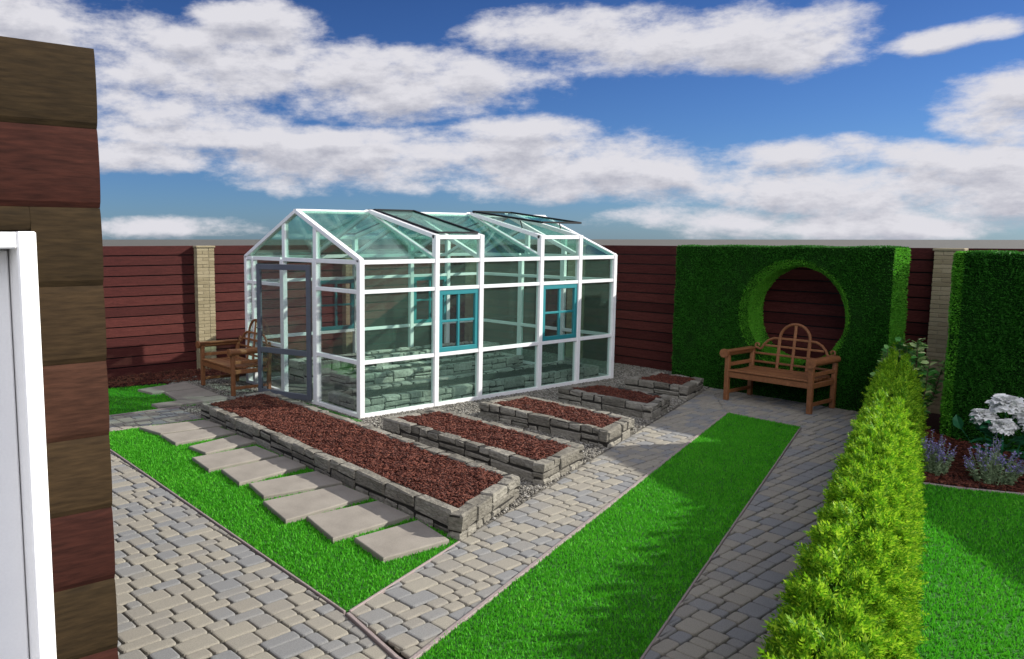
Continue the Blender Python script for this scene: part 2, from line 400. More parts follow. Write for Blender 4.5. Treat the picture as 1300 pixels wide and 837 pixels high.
sliver = [(5.0, 7.28), (5.07, 7.3), (5.07, 8.5), (4.97, 8.6)]
sheet('lawn_soil', sliver, .012, M['soil_grass'])
tag(blades('grass', sliver, 6000), 'thin green sliver of grass along the greenhouse front sill', 'grass', kind='stuff')

# ------------------------------------------------------------------ raised beds
def stone_wall(mb, a, b, th, z0, z1, seed, flip=1):
    """courses of rough stone blocks along a->b (2D), thickness th to the left of a->b"""
    rd = random.Random(seed); a = Vector(a); b = Vector(b); d = (b - a); L = d.length; d.normalize(); n = Vector((-d.y, d.x))
    def blk(s0, s1, q0, q1, o0, o1):
        g_ = .0048
        c2 = a + d * ((s0 + s1) / 2) + n * ((o0 + o1) / 2)
        mb.obox(Vector((c2.x, c2.y, (q0 + q1) / 2)), (Vector((d.x, d.y, 0)), Vector((n.x, n.y, 0)), Vector((0, 0, 1))),
                Vector(((s1 - s0) / 2 - g_, (o1 - o0) / 2, (q1 - q0) / 2 - g_)), rd.uniform(.008, .02), 0, .0085)
    # joints core
    c = a + d * (L / 2) + n * (th / 2)
    mb.obox(Vector((c.x, c.y, (z0 + z1) / 2 - .006)), (Vector((d.x, d.y, 0)), Vector((n.x, n.y, 0)), Vector((0, 0, 1))), Vector((L / 2 - .012, th / 2 - .012, (z1 - z0) / 2 - .006)), .003, 1)
    x = 0; H = z1 - z0
    while x < L - .001:
        w = rd.uniform(.26, .44)
        if L - x - w < .2: w = L - x
        v = rd.random()
        if v < .3:      # tall block over a thin one
            k = rd.uniform(.3, .42); m_ = rd.uniform(.4, .6)
            blk(x, x + w * m_, z0, z0 + H * k, 0, th); blk(x + w * m_, x + w, z0, z0 + H * k, rd.uniform(0, .008), th)
            blk(x, x + w, z0 + H * k, z1, -rd.uniform(0, .006), th)
        elif v < .62:
            k = rd.uniform(.5, .62); m_ = rd.uniform(.35, .65)
            blk(x, x + w, z0, z0 + H * k, rd.uniform(0, .008), th)
            blk(x, x + w * m_, z0 + H * k, z1, -rd.uniform(0, .006), th); blk(x + w * m_, x + w, z0 + H * k, z1 - rd.uniform(0, .006), rd.uniform(-.004, .006), th)
        else:
            k = rd.uniform(.28, .36); k2 = rd.uniform(.58, .68); m_ = rd.uniform(.3, .7)
            blk(x, x + w * m_, z0, z0 + H * k, rd.uniform(0, .006), th); blk(x + w * m_, x + w, z0, z0 + H * k, rd.uniform(0, .006), th); blk(x, x + w, z0 + H * k, z0 + H * k2, rd.uniform(0, .006), th); blk(x, x + w * (1 - m_), z0 + H * k2, z1, -rd.uniform(0, .005), th); blk(x + w * (1 - m_), x + w, z0 + H * k2, z1 - .004, -rd.uniform(0, .005), th)
        x += w

def chips(name, poly, z, dens, parent=None, size=(.047, .0078), amp=.01):
    P = sample(poly, dens); n = len(P)
    a = rng.uniform(0, 2 * np.pi, n); el = rng.normal(0, .22, n); ro = rng.normal(0, .5, n)
    L = size[0] * rng.uniform(.4, 1.15, n) / 2; W = size[1] * rng.uniform(.6, 1.4, n) / 2; T = rng.uniform(.0025, .005, n)
    d = np.stack([np.cos(a) * np.cos(el), np.sin(a) * np.cos(el), np.sin(el)], 1)
    s0 = np.stack([-np.sin(a), np.cos(a), np.zeros(n)], 1); u0 = np.cross(d, s0)
    s = s0 * np.cos(ro)[:, None] + u0 * np.sin(ro)[:, None]; u = np.cross(d, s)
    hz = z + amp * (np.sin(P[:, 0] * 9 + 2 * np.sin(P[:, 1] * 5)) * np.cos(P[:, 1] * 7 + P[:, 0] * 3)) + .006 * np.sin(P[:, 0] * 31) * np.sin(P[:, 1] * 27) + rng.uniform(-.006, .014, n)
    c = np.column_stack([P, hz]); V = []
    for sx, sy, sz in ((-1, -1, -1), (1, -.6, -1), (1, .7, -1), (-1, 1, -1), (-.9, -.9, 1), (.9, -.5, 1), (.9, .6, 1), (-.9, .9, 1)):
        V.append(c + d * (L * sx)[:, None] + s * (W * sy)[:, None] + u * (T * sz)[:, None])
    V = np.stack(V, 1).reshape(-1, 3)
    f = np.array([(4, 5, 6, 7), (0, 1, 5, 4), (1, 2, 6, 5), (2, 3, 7, 6), (3, 0, 4, 7), (0, 3, 2, 1)])
    F = (np.arange(n)[:, None, None] * 8 + f[None]).reshape(-1, 4)
    return raw(name, V, F, M['mulch'], parent)

def raised_bed(quad, label, seed, zt=.18, th=.11, group='stone raised beds in a row along the path', topmat=None, cap=True, name='raised_bed'):
    """quad ccw world corners"""
    q = ccw(list(quad)); cx = sum(p[0] for p in q) / 4; cy = sum(p[1] for p in q) / 4
    root = empty(name, (cx, cy, 0), label, 'raised bed', group)
    q = [(x - cx, y - cy) for x, y in q]
    mb = MB()
    for i in range(4): 
        a = Vector(q[i]); b = Vector(q[(i + 1) % 4]); d = (b - a).normalized()
        b2 = b - d * th * .995
        stone_wall(mb, a, b2, th, -.02, zt, seed * 10 + i)
    mb.build('stone_wall', [M['stone'] if topmat is None else M['stone_pale'], M['stone_core']], root)
    inn = inset(q, th * .9); b = MB(); n = 4
    zs = zt - .035
    b.add([(x, y, zs) for x, y in inn], [(0, 1, 2, 3)])
    if topmat is None:
        tag(b.build('soil', M['mulch_base'], root), None)
        P = inset(q, th * .98)
        o = chips('mulch', P, zs + .012, 6000, root); o['kind'] = 'stuff'
    else:
        # uneven soil surface
        b = MB(); nx, ny = 60, 12; lo = inn
        for j in range(ny + 1):
            for i in range(nx + 1):
                s, t = i / nx, j / ny
                x = (lo[0][0] * (1 - s) + lo[1][0] * s) * (1 - t) + (lo[3][0] * (1 - s) + lo[2][0] * s) * t
                y = (lo[0][1] * (1 - s) + lo[1][1] * s) * (1 - t) + (lo[3][1] * (1 - s) + lo[2][1] * s) * t
                b.v.append((x, y, zs + random.uniform(-.008, .012)))
        for j in range(ny):
            for i in range(nx):
                k = j * (nx + 1) + i; b.f.append((k, k + 1, k + nx + 2, k + nx + 1)); b.mi.append(0)
        b.build('soil', topmat, root, smooth=True)
    return root
BEDS = [([(3.56, 3.945), (4.58, 4.36), (4.66, 8.82), (3.65, 8.565)], 'longest stone raised bed, filled with bark mulch, beside the stepping stones'),
        ([(4.945, 4.455), (5.76, 4.70), (5.72, 6.73), (4.945, 6.74)], 'stone raised bed of bark mulch by the greenhouse corner, just behind the longest bed'),
        ([(6.365, 4.905), (7.10, 5.13), (7.07, 6.69), (6.31, 6.71)], 'middle stone raised bed, third largest of five, filled with bark mulch'),
        ([(7.755, 5.39), (8.46, 5.61), (8.44, 6.73), (7.74, 6.78)], 'short stone raised bed of bark mulch, next to the smallest one'),
        ([(9.12, 5.82), (9.87, 6.05), (9.86, 6.76), (9.02, 6.72)], 'smallest stone raised bed, at the foot of the round-windowed hedge')]
for i, (q, lab) in enumerate(BEDS): raised_bed(q, lab, 20 + i)

# beds inside the greenhouse
raised_bed([(5.20, 7.56), (9.56, 7.56), (9.56, 8.25), (5.20, 8.25)], 'long stone planting bed inside the greenhouse behind the near glass wall', 51, .19, .11, 'planting beds inside the greenhouse', M['soil'], name='planting_bed')
raised_bed([(6.10, 9.10), (9.56, 9.10), (9.56, 9.62), (6.10, 9.62)], 'lower stone planting bed inside the greenhouse in front of the tall one', 52, .16, .11, 'planting beds inside the greenhouse', M['soil'], name='planting_bed')
raised_bed([(5.75, 9.66), (9.56, 9.66), (9.56, 10.18), (5.75, 10.18)], 'taller stone planting bed inside the greenhouse along its far glass wall', 53, .31, .11, 'planting beds inside the greenhouse', M['soil'], name='planting_bed')

# ------------------------------------------------------------------ gravel and bark borders
GRAVEL = [(3.64, 3.99), (10.2, 6.18), (10.2, 6.8), (10.93, 6.8), (10.93, 11.6), (4.2, 11.2), (4.1, 9.27), (3.68, 9.25), (3.66, 8.55)]
sheet('gravel_bed', GRAVEL, -.004, M['gravel_base'])
def pebbles(name, P, smin=.007, smax=.018, z=0.0):
    n = len(P); t = (1 + 5 ** .5) / 2
    iv = np.array([(-1, t, 0), (1, t, 0), (-1, -t, 0), (1, -t, 0), (0, -1, t), (0, 1, t), (0, -1, -t), (0, 1, -t), (t, 0, -1), (t, 0, 1), (-t, 0, -1), (-t, 0, 1)]) / math.sqrt(1 + t * t)
    fi = np.array([(0, 11, 5), (0, 5, 1), (0, 1, 7), (0, 7, 10), (0, 10, 11), (1, 5, 9), (5, 11, 4), (11, 10, 2), (10, 7, 6), (7, 1, 8), (3, 9, 4), (3, 4, 2), (3, 2, 6), (3, 6, 8), (3, 8, 9), (4, 9, 5), (2, 4, 11), (6, 2, 10), (8, 6, 7), (9, 8, 1)])
    a = rng.uniform(0, 2 * np.pi, n); sx = rng.uniform(smin, smax, n); sy = sx * rng.uniform(.6, 1, n); sz = sx * rng.uniform(.4, .75, n)
    V = iv[None] * rng.uniform(.85, 1.15, (n, 12, 1))
    X = V[..., 0] * sx[:, None]; Y = V[..., 1] * sy[:, None]; Z = V[..., 2] * sz[:, None]
    W = np.stack([X * np.cos(a)[:, None] - Y * np.sin(a)[:, None] + P[:, :1], X * np.sin(a)[:, None] + Y * np.cos(a)[:, None] + P[:, 1:2], Z + z + rng.uniform(0, .008, n)[:, None]], -1)
    F = (np.arange(n)[:, None, None] * 12 + fi[None]).reshape(-1, 3)
    return raw(name, W.reshape(-1, 3), F, M['pebble'], smooth=True)
P = sample(GRAVEL, 3600)
keep = np.ones(len(P), bool)
for q, _ in BEDS: keep &= ~inpoly(P, q)
keep &= ~((P[:, 0] > 5.15) & (P[:, 0] < 9.65) & (P[:, 1] > 7.5))
keep &= ~((P[:, 0] > 4.0) & (P[:, 0] < 4.4) & (P[:, 1] > 9.3) & (P[:, 1] < 10.7))
keep &= ~((P[:, 1] > 10.35) & (P[:, 0] > 5.2) & (P[:, 0] < 9.7))
tag(pebbles('gravel', P[keep]), 'grey and tan pebble gravel around the raised beds and greenhouse', 'gravel', kind='stuff')
BORDER = [(-1.0, 11.6), (3.34, 11.03), (4.72, 10.80), (5.6, 10.9), (10.9, 11.2), (10.9, 11.84), (-1.0, 11.84)]
sheet('border_soil', BORDER, .004, M['mulch_base'])
VB = [(2.9, 11.1), (3.34, 11.03), (4.72, 10.80), (5.6, 10.9), (10.9, 11.2), (10.9, 11.8), (2.9, 11.8)]
tag(chips('mulch', VB, .02, 2000), 'red brown bark mulch along the foot of the back fence', 'bark mulch', kind='stuff')
FLOWERBED = [(7.58, 2.66), (7.72, 2.33), (7.92, 2.02), (8.27, 1.46), (8.9, 1.2), (9.75, 3.1), (9.9, 3.9), (9.4, 3.35)]
sheet('border_soil', [(8.27, 1.46), (6.25, -1.0), (10.92, -1.0), (10.92, 3.95), (9.9, 3.95), (9.4, 3.3), (7.58, 2.66), (7.72, 2.33), (7.92, 2.02)], .0, M['mulch_base'])
tag(chips('mulch', FLOWERBED, .015, 2600), 'red brown bark mulch under the flowers by the right hedge', 'bark mulch', kind='stuff')
kerb([(7.56, 2.67), (7.71, 2.325), (7.91, 2.01), (8.26, 1.45)], .02)

# ------------------------------------------------------------------ stepping stones
def slab(quad, label, group, z0=0.0, z1=.036):
    q = ccw(list(quad)); cx = sum(p[0] for p in q) / 4; cy = sum(p[1] for p in q) / 4; q = [(x - cx, y - cy) for x, y in q]
    i1 = inset(q, .003); i2 = inset(q, .008); b = MB()
    vs = [(x, y, z0 - .01) for x, y in q] + [(x, y, z1 - .008) for x, y in q] + [(x, y, z1 - .002) for x, y in i1] + [(x, y, z1) for x, y in i2]
    fs = [(12, 13, 14, 15)]
    for k in range(3): fs += [(k * 4 + i, k * 4 + (i + 1) % 4, (k + 1) * 4 + (i + 1) % 4, (k + 1) * 4 + i) for i in range(4)]
    b.add(vs, fs); o = b.build('stepping_stone', M['slab']); o.location = (cx, cy, 0)
    return tag(o, label, 'stepping stone', group)
ST = [[(2.881, 8.395), (2.965, 7.99), (3.60, 7.955), (3.558, 8.321)], [(2.951, 7.935), (2.939, 7.514), (3.57, 7.567), (3.54, 7.905)],
      [(2.998, 7.318), (3.03, 6.99), (3.58, 7.107), (3.546, 7.469)], [(2.863, 6.919), (2.827, 6.466), (3.52, 6.52), (3.498, 6.95)],
      [(2.917, 6.399), (2.87, 5.946), (3.545, 6.07), (3.53, 6.46)], None,
      [(2.81, 5.41), (2.745, 4.934), (3.51, 5.025), (3.495, 5.406)], [(2.908, 4.917), (2.829, 4.431), (3.497, 4.484), (3.50, 4.895)],
      [(2.955, 4.357), (2.906, 3.954), (3.415, 3.95), (3.482, 4.372)]]
ST[5] = [(2.93, 5.885), (2.87, 5.51), (3.535, 5.45), (3.53, 5.86)]
SL = ['stepping stone half on the side path, at the far end of the lawn row', 'wide stepping stone second from the far end of the row beside the long bed',
      'small stepping stone third from the far end of the row beside the long bed', 'wide stepping stone fourth from the far end of the lawn row',
      'stepping stone in the exact middle of the lawn row of nine', 'smaller stepping stone just before the three big near ones on the lawn',
      'large stepping stone sticking furthest out into the lawn, third from the near end', 'large stepping stone second from the near end of the lawn row',
      'nearest stepping stone, on the lawn by the near corner of the long bed']
for q, l in zip(ST, SL):
    q = [(x + (.045 if x > 3.3 else 0), y) for x, y in q]
    slab(q, l, 'stepping stones in the lawn beside the long raised bed')
SB = [([(3.62, 10.56), (3.69, 10.20), (4.37, 10.20), (4.36, 10.72)], 'far stepping stone against the bark border by the back fence'),
      ([(3.84, 10.15), (3.79, 9.58), (4.36, 9.56), (4.37, 10.15)], 'middle stepping stone of three in front of the greenhouse bench'),
      ([(3.43, 9.52), (3.43, 9.29), (4.36, 9.29), (4.36, 9.52)], 'narrow stepping stone beside the side path, near the greenhouse bench')]
for q, l in SB: slab(q, l, 'stepping stones leading to the greenhouse bench')

# ------------------------------------------------------------------ fences and pillars
FT = 1.975
def fence(ax, c, s0, s1, label, face):
    """boards along axis ax (0: along x at y=c, 1: along y at x=c); face: outward sign of the garden side"""
    mid = (s0 + s1) / 2
    root = empty('wooden_fence', (mid, c, 0) if ax == 0 else (c, mid, 0), label, 'fence', 'board fence panels around the garden')
    L = s1 - s0; mb = MB(); nb = 13; hb = FT / nb
    for i in range(nb):
        z0 = i * hb; z1 = z0 + hb - .018
        tb, tt = .036, .026
        prof = [(face * tb, z0), (face * tb, z0 + .004), (face * (tt + .002), z1 - .004), (face * tt, z1), (-face * .02, z1), (-face * .02, z0)]
        vs = []
        for s in (-L / 2, L / 2):
            for o, z in prof: vs.append((s, o, z) if ax == 0 else (o, s, z))
        n = len(prof); fs = [(k, (k + 1) % n, (k + 1) % n + n, k + n) for k in range(n)] + [tuple(range(n)), tuple(range(n, 2 * n))[::-1]]
        mb.add(vs, fs)
    mb.build('board_panel', M['fence'], root)
    bk = MB()
    for k in range(3):
        s = -L / 2 + .15 + (L - .3) * k / 2
        if ax == 0: bk.box(s - .04, s + .04, -face * .022, -face * .07, 0, FT - .03, .004)
        else: bk.box(-face * .022, -face * .07, s - .04, s + .04, 0, FT - .03, .004)
    if ax == 0: bk.box(-L / 2, L / 2, -.016, .012, .0, FT - .02)
    else: bk.box(-.016, .012, -L / 2, L / 2, .0, FT - .02)
    bk.build('backing_frame', M['black'], root)
    return root
def pillar(x, y, label, w=.29):
    root = empty('brick_pillar', (x, y, 0), label, 'pillar', 'tan brick pillars between the fence panels')
    mb = MB(); h = .052; n = int(1.94 / h); hw = w / 2; rd = random.Random(int(x * 100 + y * 7))
    for i in range(n):
        z0 = i * h + .003; z1 = z0 + h - .006; t = hw * .66
        j = lambda: rd.uniform(-.002, .002)
        if i % 2 == 0:
            segs = [(-hw, t - .06, -hw, -hw + .09), (t - .054, hw, -hw, t - .06), (hw - t + .06, hw, hw - .09, hw), (-hw, -hw + .09, -t + .06, hw)]
            segs = [(-hw, .045, -hw, -hw + .09), (.051, hw, -hw, -hw + .09), (-hw, -.051, hw - .09, hw), (-.045, hw, hw - .09, hw), (-hw, -hw + .09, -hw + .096, hw - .096), (hw - .09, hw, -hw + .096, hw - .096)]
        else:
            segs = [(-hw, -hw + .09, -hw, -.051), (-hw, -hw + .09, -.045, hw), (hw - .09, hw, -hw, .045), (hw - .09, hw, .051, hw), (-hw + .096, hw - .096, -hw, -hw + .09), (-hw + .096, hw - .096, hw - .09, hw)]
        for (a, b, c, d) in segs: mb.box(a + j(), b + j(), c + j(), d + j(), z0, z1, .003)
    mb.build('brickwork', M['brick'], root)
    m2 = MB(); m2.box(-hw + .006, hw - .006, -hw + .006, hw - .006, -.02, n * h); m2.build('mortar', M['mortar'], root)
    m3 = MB(); m3.box(-hw - .015, hw + .015, -hw - .015, hw + .015, n * h + .001, n * h + .032, .006); m3.build('cap', M['brick'], root)
FY = 11.87; FX = 10.95
fence(0, FY, -1.2, 5.02, 'dark red board fence panel along the back, left of the first tan pillar', -1)
fence(0, FY, 5.31, 7.79, 'dark red board fence panel behind the greenhouse door and bench', -1)
fence(0, FY, 8.08, 10.72, 'dark red board fence panel behind the far long side of the greenhouse', -1)
fence(1, FX, 9.30, 11.72, 'dark red board fence panel seen through the far end of the greenhouse', -1)
fence(1, FX, 6.55, 9.01, 'dark red board fence panel between the greenhouse and the round-windowed hedge', -1)
fence(1, FX, 3.77, 6.26, 'dark red board fence panel seen through the round hole in the hedge', -1)
fence(1, FX, -1.0, 3.48, 'dark red board fence panel mostly hidden behind the plain tall hedge', -1)
pillar(5.165, FY, 'tan brick pillar in the back fence, left of the greenhouse')
pillar(7.935, FY, 'tan brick pillar in the back fence seen through the greenhouse near its front')
pillar(10.90, FY, 'tan brick pillar at the fence corner behind the greenhouse')
pillar(FX, 9.155, 'tan brick pillar in the right fence seen through the end of the greenhouse')
pillar(FX, 6.405, 'tan brick pillar hidden behind the round-windowed hedge')
pillar(FX, 3.625, 'tan brick pillar between the two tall hedges, left part in view')

# ------------------------------------------------------------------ leaf scatter
def leaves(V0, Nn, size, spread=.6, aspect=.5, shape='diamond'):
    """V0 points, Nn normals -> verts, quad faces. leaf axis tilted from normal."""
    n = len(V0)
    rv = rng.normal(0, 1, (n, 3)); rv /= np.linalg.norm(rv, axis=1)[:, None]
    d = Nn + rv * spread; d /= np.linalg.norm(d, axis=1)[:, None]
    s = np.cross(d, rng.normal(0, 1, (n, 3))); s /= np.linalg.norm(s, axis=1)[:, None]
    L = size * rng.uniform(.6, 1.3, n); W = L * aspect * .5
    nn = np.cross(d, s)
    p0 = V0; p2 = V0 + d * L[:, None]; m = V0 + d * (L * .5)[:, None] + nn * (L * .12)[:, None]
    p1 = m + s * W[:, None]; p3 = m - s * W[:, None]
    V = np.stack([p0, p1, p2, p3], 1).reshape(-1, 3)
    return V, np.arange(4 * n).reshape(n, 4)

def tri_points(verts, faces, dens):
    """random points on polygons (fan-triangulated)"""
    P = []; Nn = []
    V = np.array(verts, float)
    for f in faces:
        for k in range(1, len(f) - 1):
            a, b, c = V[f[0]], V[f[k]], V[f[k + 1]]
            cr = np.cross(b - a, c - a); A = np.linalg.norm(cr) / 2
            if A < 1e-7: continue
            m = rng.poisson(A * dens)
            if m == 0: continue
            u = rng.uniform(0, 1, m); v = rng.uniform(0, 1, m); sw = u + v > 1; u[sw] = 1 - u[sw]; v[sw] = 1 - v[sw]
            P.append(a + np.outer(u, b - a) + np.outer(v, c - a)); Nn.append(np.repeat((cr / (2 * A))[None], m, 0))
    return np.vstack(P), np.vstack(Nn)

def hedge_object(name, core, dens, size, label, skip=None, loc=(0, 0, 0), spread=.6, hole=None, lit_edge=None):
    """core MB (outward faces), foliage scattered over it"""
    P, Nn = tri_points(core.v, core.f, dens * (2 if hole else 1))
    if hole:
        k = (np.hypot(P[:, 1] - hole[0], P[:, 2] - hole[1]) < hole[2]) | (rng.uniform(0, 1, len(P)) < .5); P, Nn = P[k], Nn[k]
    if skip is not None:
        k = ~skip(P, Nn); P, Nn = P[k], Nn[k]
    wob = .012 * np.sin(P[:, 1] * 7 + P[:, 2] * 5) + .008 * np.sin(P[:, 1] * 17 - P[:, 2] * 13 + P[:, 0] * 9)
    P = P + Nn * (rng.uniform(-.018, .003, len(P)) + wob * .5)[:, None]
    sz = np.full(len(P), size)
    if hole is not None:
        inside = np.hypot(P[:, 1] - hole[0], P[:, 2] - hole[1]) < hole[2]
        sz[inside] *= .75
    LV, LF = leaves(P, Nn, sz, spread)
    root = empty(name, loc, label, 'hedge')
    core.build('inner_growth', M['hedge_core'], root)
    mi = np.zeros(len(P), int)
    if lit_edge is not None: mi[lit_edge(P, Nn)] = 1
    raw('foliage', LV, LF, [M['hedge_leaf'], M['lit_edge_leaf']], root, mi)
    return root

# hedge with the round window: front x=10.2, back x=10.63
def moon_hedge():
    x0, x1, ya, yb, H = 10.2, 10.63, 3.96, 6.77, 1.955
    cy, cz, r0, r1 = 5.085, 1.10, .685, .63
    ox, oy = x0, (ya + yb) / 2
    b = MB(); K = 64
    angs = [2 * math.pi * k / K for k in range(K)]
    def sq(a):   # ray from hole centre to rectangle boundary
        dy, dz = math.cos(a), math.sin(a); t = 1e9
        if dy > 1e-9: t = min(t, (yb - cy) / dy)
        if dy < -1e-9: t = min(t, (ya - cy) / dy)
        if dz > 1e-9: t = min(t, (H - cz) / dz)
        if dz < -1e-9: t = min(t, (0 - cz) / dz)
        return cy + dy * t, cz + dz * t
    corners = [(ya, 0), (yb, 0), (yb, H), (ya, H)]
    al = sorted(set(angs + [math.atan2(z - cz, y - cy) % (2 * math.pi) for y, z in corners])); n = len(al)
    rows = []
    for xx, rr in ((x0, None), (x0, r0), (x0 + .06, r1), (x1, r1), (x1, None)):
        row = []
        for a in al:
            if rr is None: y, z = sq(a)
            else: y, z = cy + rr * math.cos(a), cz + rr * math.sin(a)
            row.append((xx - ox, y - oy, z))
        rows.append(row)
    vs = [v for r_ in rows for v in r_]; fs = []
    for k in range(4):
        for i in range(n):
            j = (i + 1) % n; fs.append((k * n + j, k * n + i, (k + 1) * n + i, (k + 1) * n + j))
    for i in range(n):   # outer skin back row -> front row
        j = (i + 1) % n; fs.append((4 * n + j, 4 * n + i, i, j))
    b.add(vs, fs)
    # make sure normals look outward (front faces -x)
    V = np.array(b.v); f = b.f[0]; nr = np.cross(V[f[1]] - V[f[0]], V[f[2]] - V[f[0]])
    if nr[0] > 0: b.f = [t[::-1] for t in b.f]
    skip = lambda P, Nn: (Nn[:, 0] > .9) | ((Nn[:, 2] < -.9) & (P[:, 2] < .05))
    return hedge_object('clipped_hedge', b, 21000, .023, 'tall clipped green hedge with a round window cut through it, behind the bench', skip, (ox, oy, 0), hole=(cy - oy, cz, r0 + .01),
                        lit_edge=lambda P, Nn: (np.hypot(P[:, 1] - (cy - oy), P[:, 2] - cz) < r0 + .022) | (Nn[:, 1] < -.7))
moon_hedge()
def plain_hedge():
    a = Vector((9.63, 3.19)); d = Vector((-.42, -.908)).normalized(); n = Vector((.908, -.42)); L = 1.75; th = .5; H = 1.92
    b = MB(); ch = .035
    pl = [(0, ch), (ch, 0), (L, 0), (L, th), (0, th)]
    w = [(d.x * s + n.x * o, d.y * s + n.y * o) for s, o in pl]; k = len(w)
    w = w if area(w) > 0 else w[::-1]
    b.add([(x, y, 0) for x, y in w] + [(x, y, H - .02) for x, y in w] + [(x * .995 , y * .998, H) for x, y in w],
          [(i, (i + 1) % k, (i + 1) % k + k, i + k) for i in range(k)] + [(i + k, (i + 1) % k + k, (i + 1) % k + 2 * k, i + 2 * k) for i in range(k)] + [tuple(range(2 * k, 3 * k))])
    skip = lambda P, Nn: (Nn[:, 0] > .5)
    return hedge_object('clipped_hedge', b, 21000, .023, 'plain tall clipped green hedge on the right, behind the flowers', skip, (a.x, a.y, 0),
                        lit_edge=lambda P, Nn: (P[:, 0] * d.x + P[:, 1] * d.y < .15))
plain_hedge()
def shade_hedge():  # unseen hedge, added only to throw shade across the right lawn
    a = Vector((10.5, .97)); e = Vector((8.5, -1.03)); d = (e - a).normalized(); n = Vector((-d.y, d.x)); th = .5; H = 1.92; b = MB()
    w = [(0, 0), (e.x - a.x, e.y - a.y), (e.x - a.x + n.x * th, e.y - a.y + n.y * th), (n.x * th, n.y * th)]; w = w if area(w) > 0 else w[::-1]
    b.add([(x, y, 0) for x, y in w] + [(x, y, H) for x, y in w], [(i, (i + 1) % 4, (i + 1) % 4 + 4, i + 4) for i in range(4)] + [(4, 5, 6, 7)])
    hedge_object('clipped_hedge', b, 3000, .04, 'unseen tall hedge added beyond the right edge of the view to shade the right lawn', None, (a.x, a.y, 0))
shade_hedge()

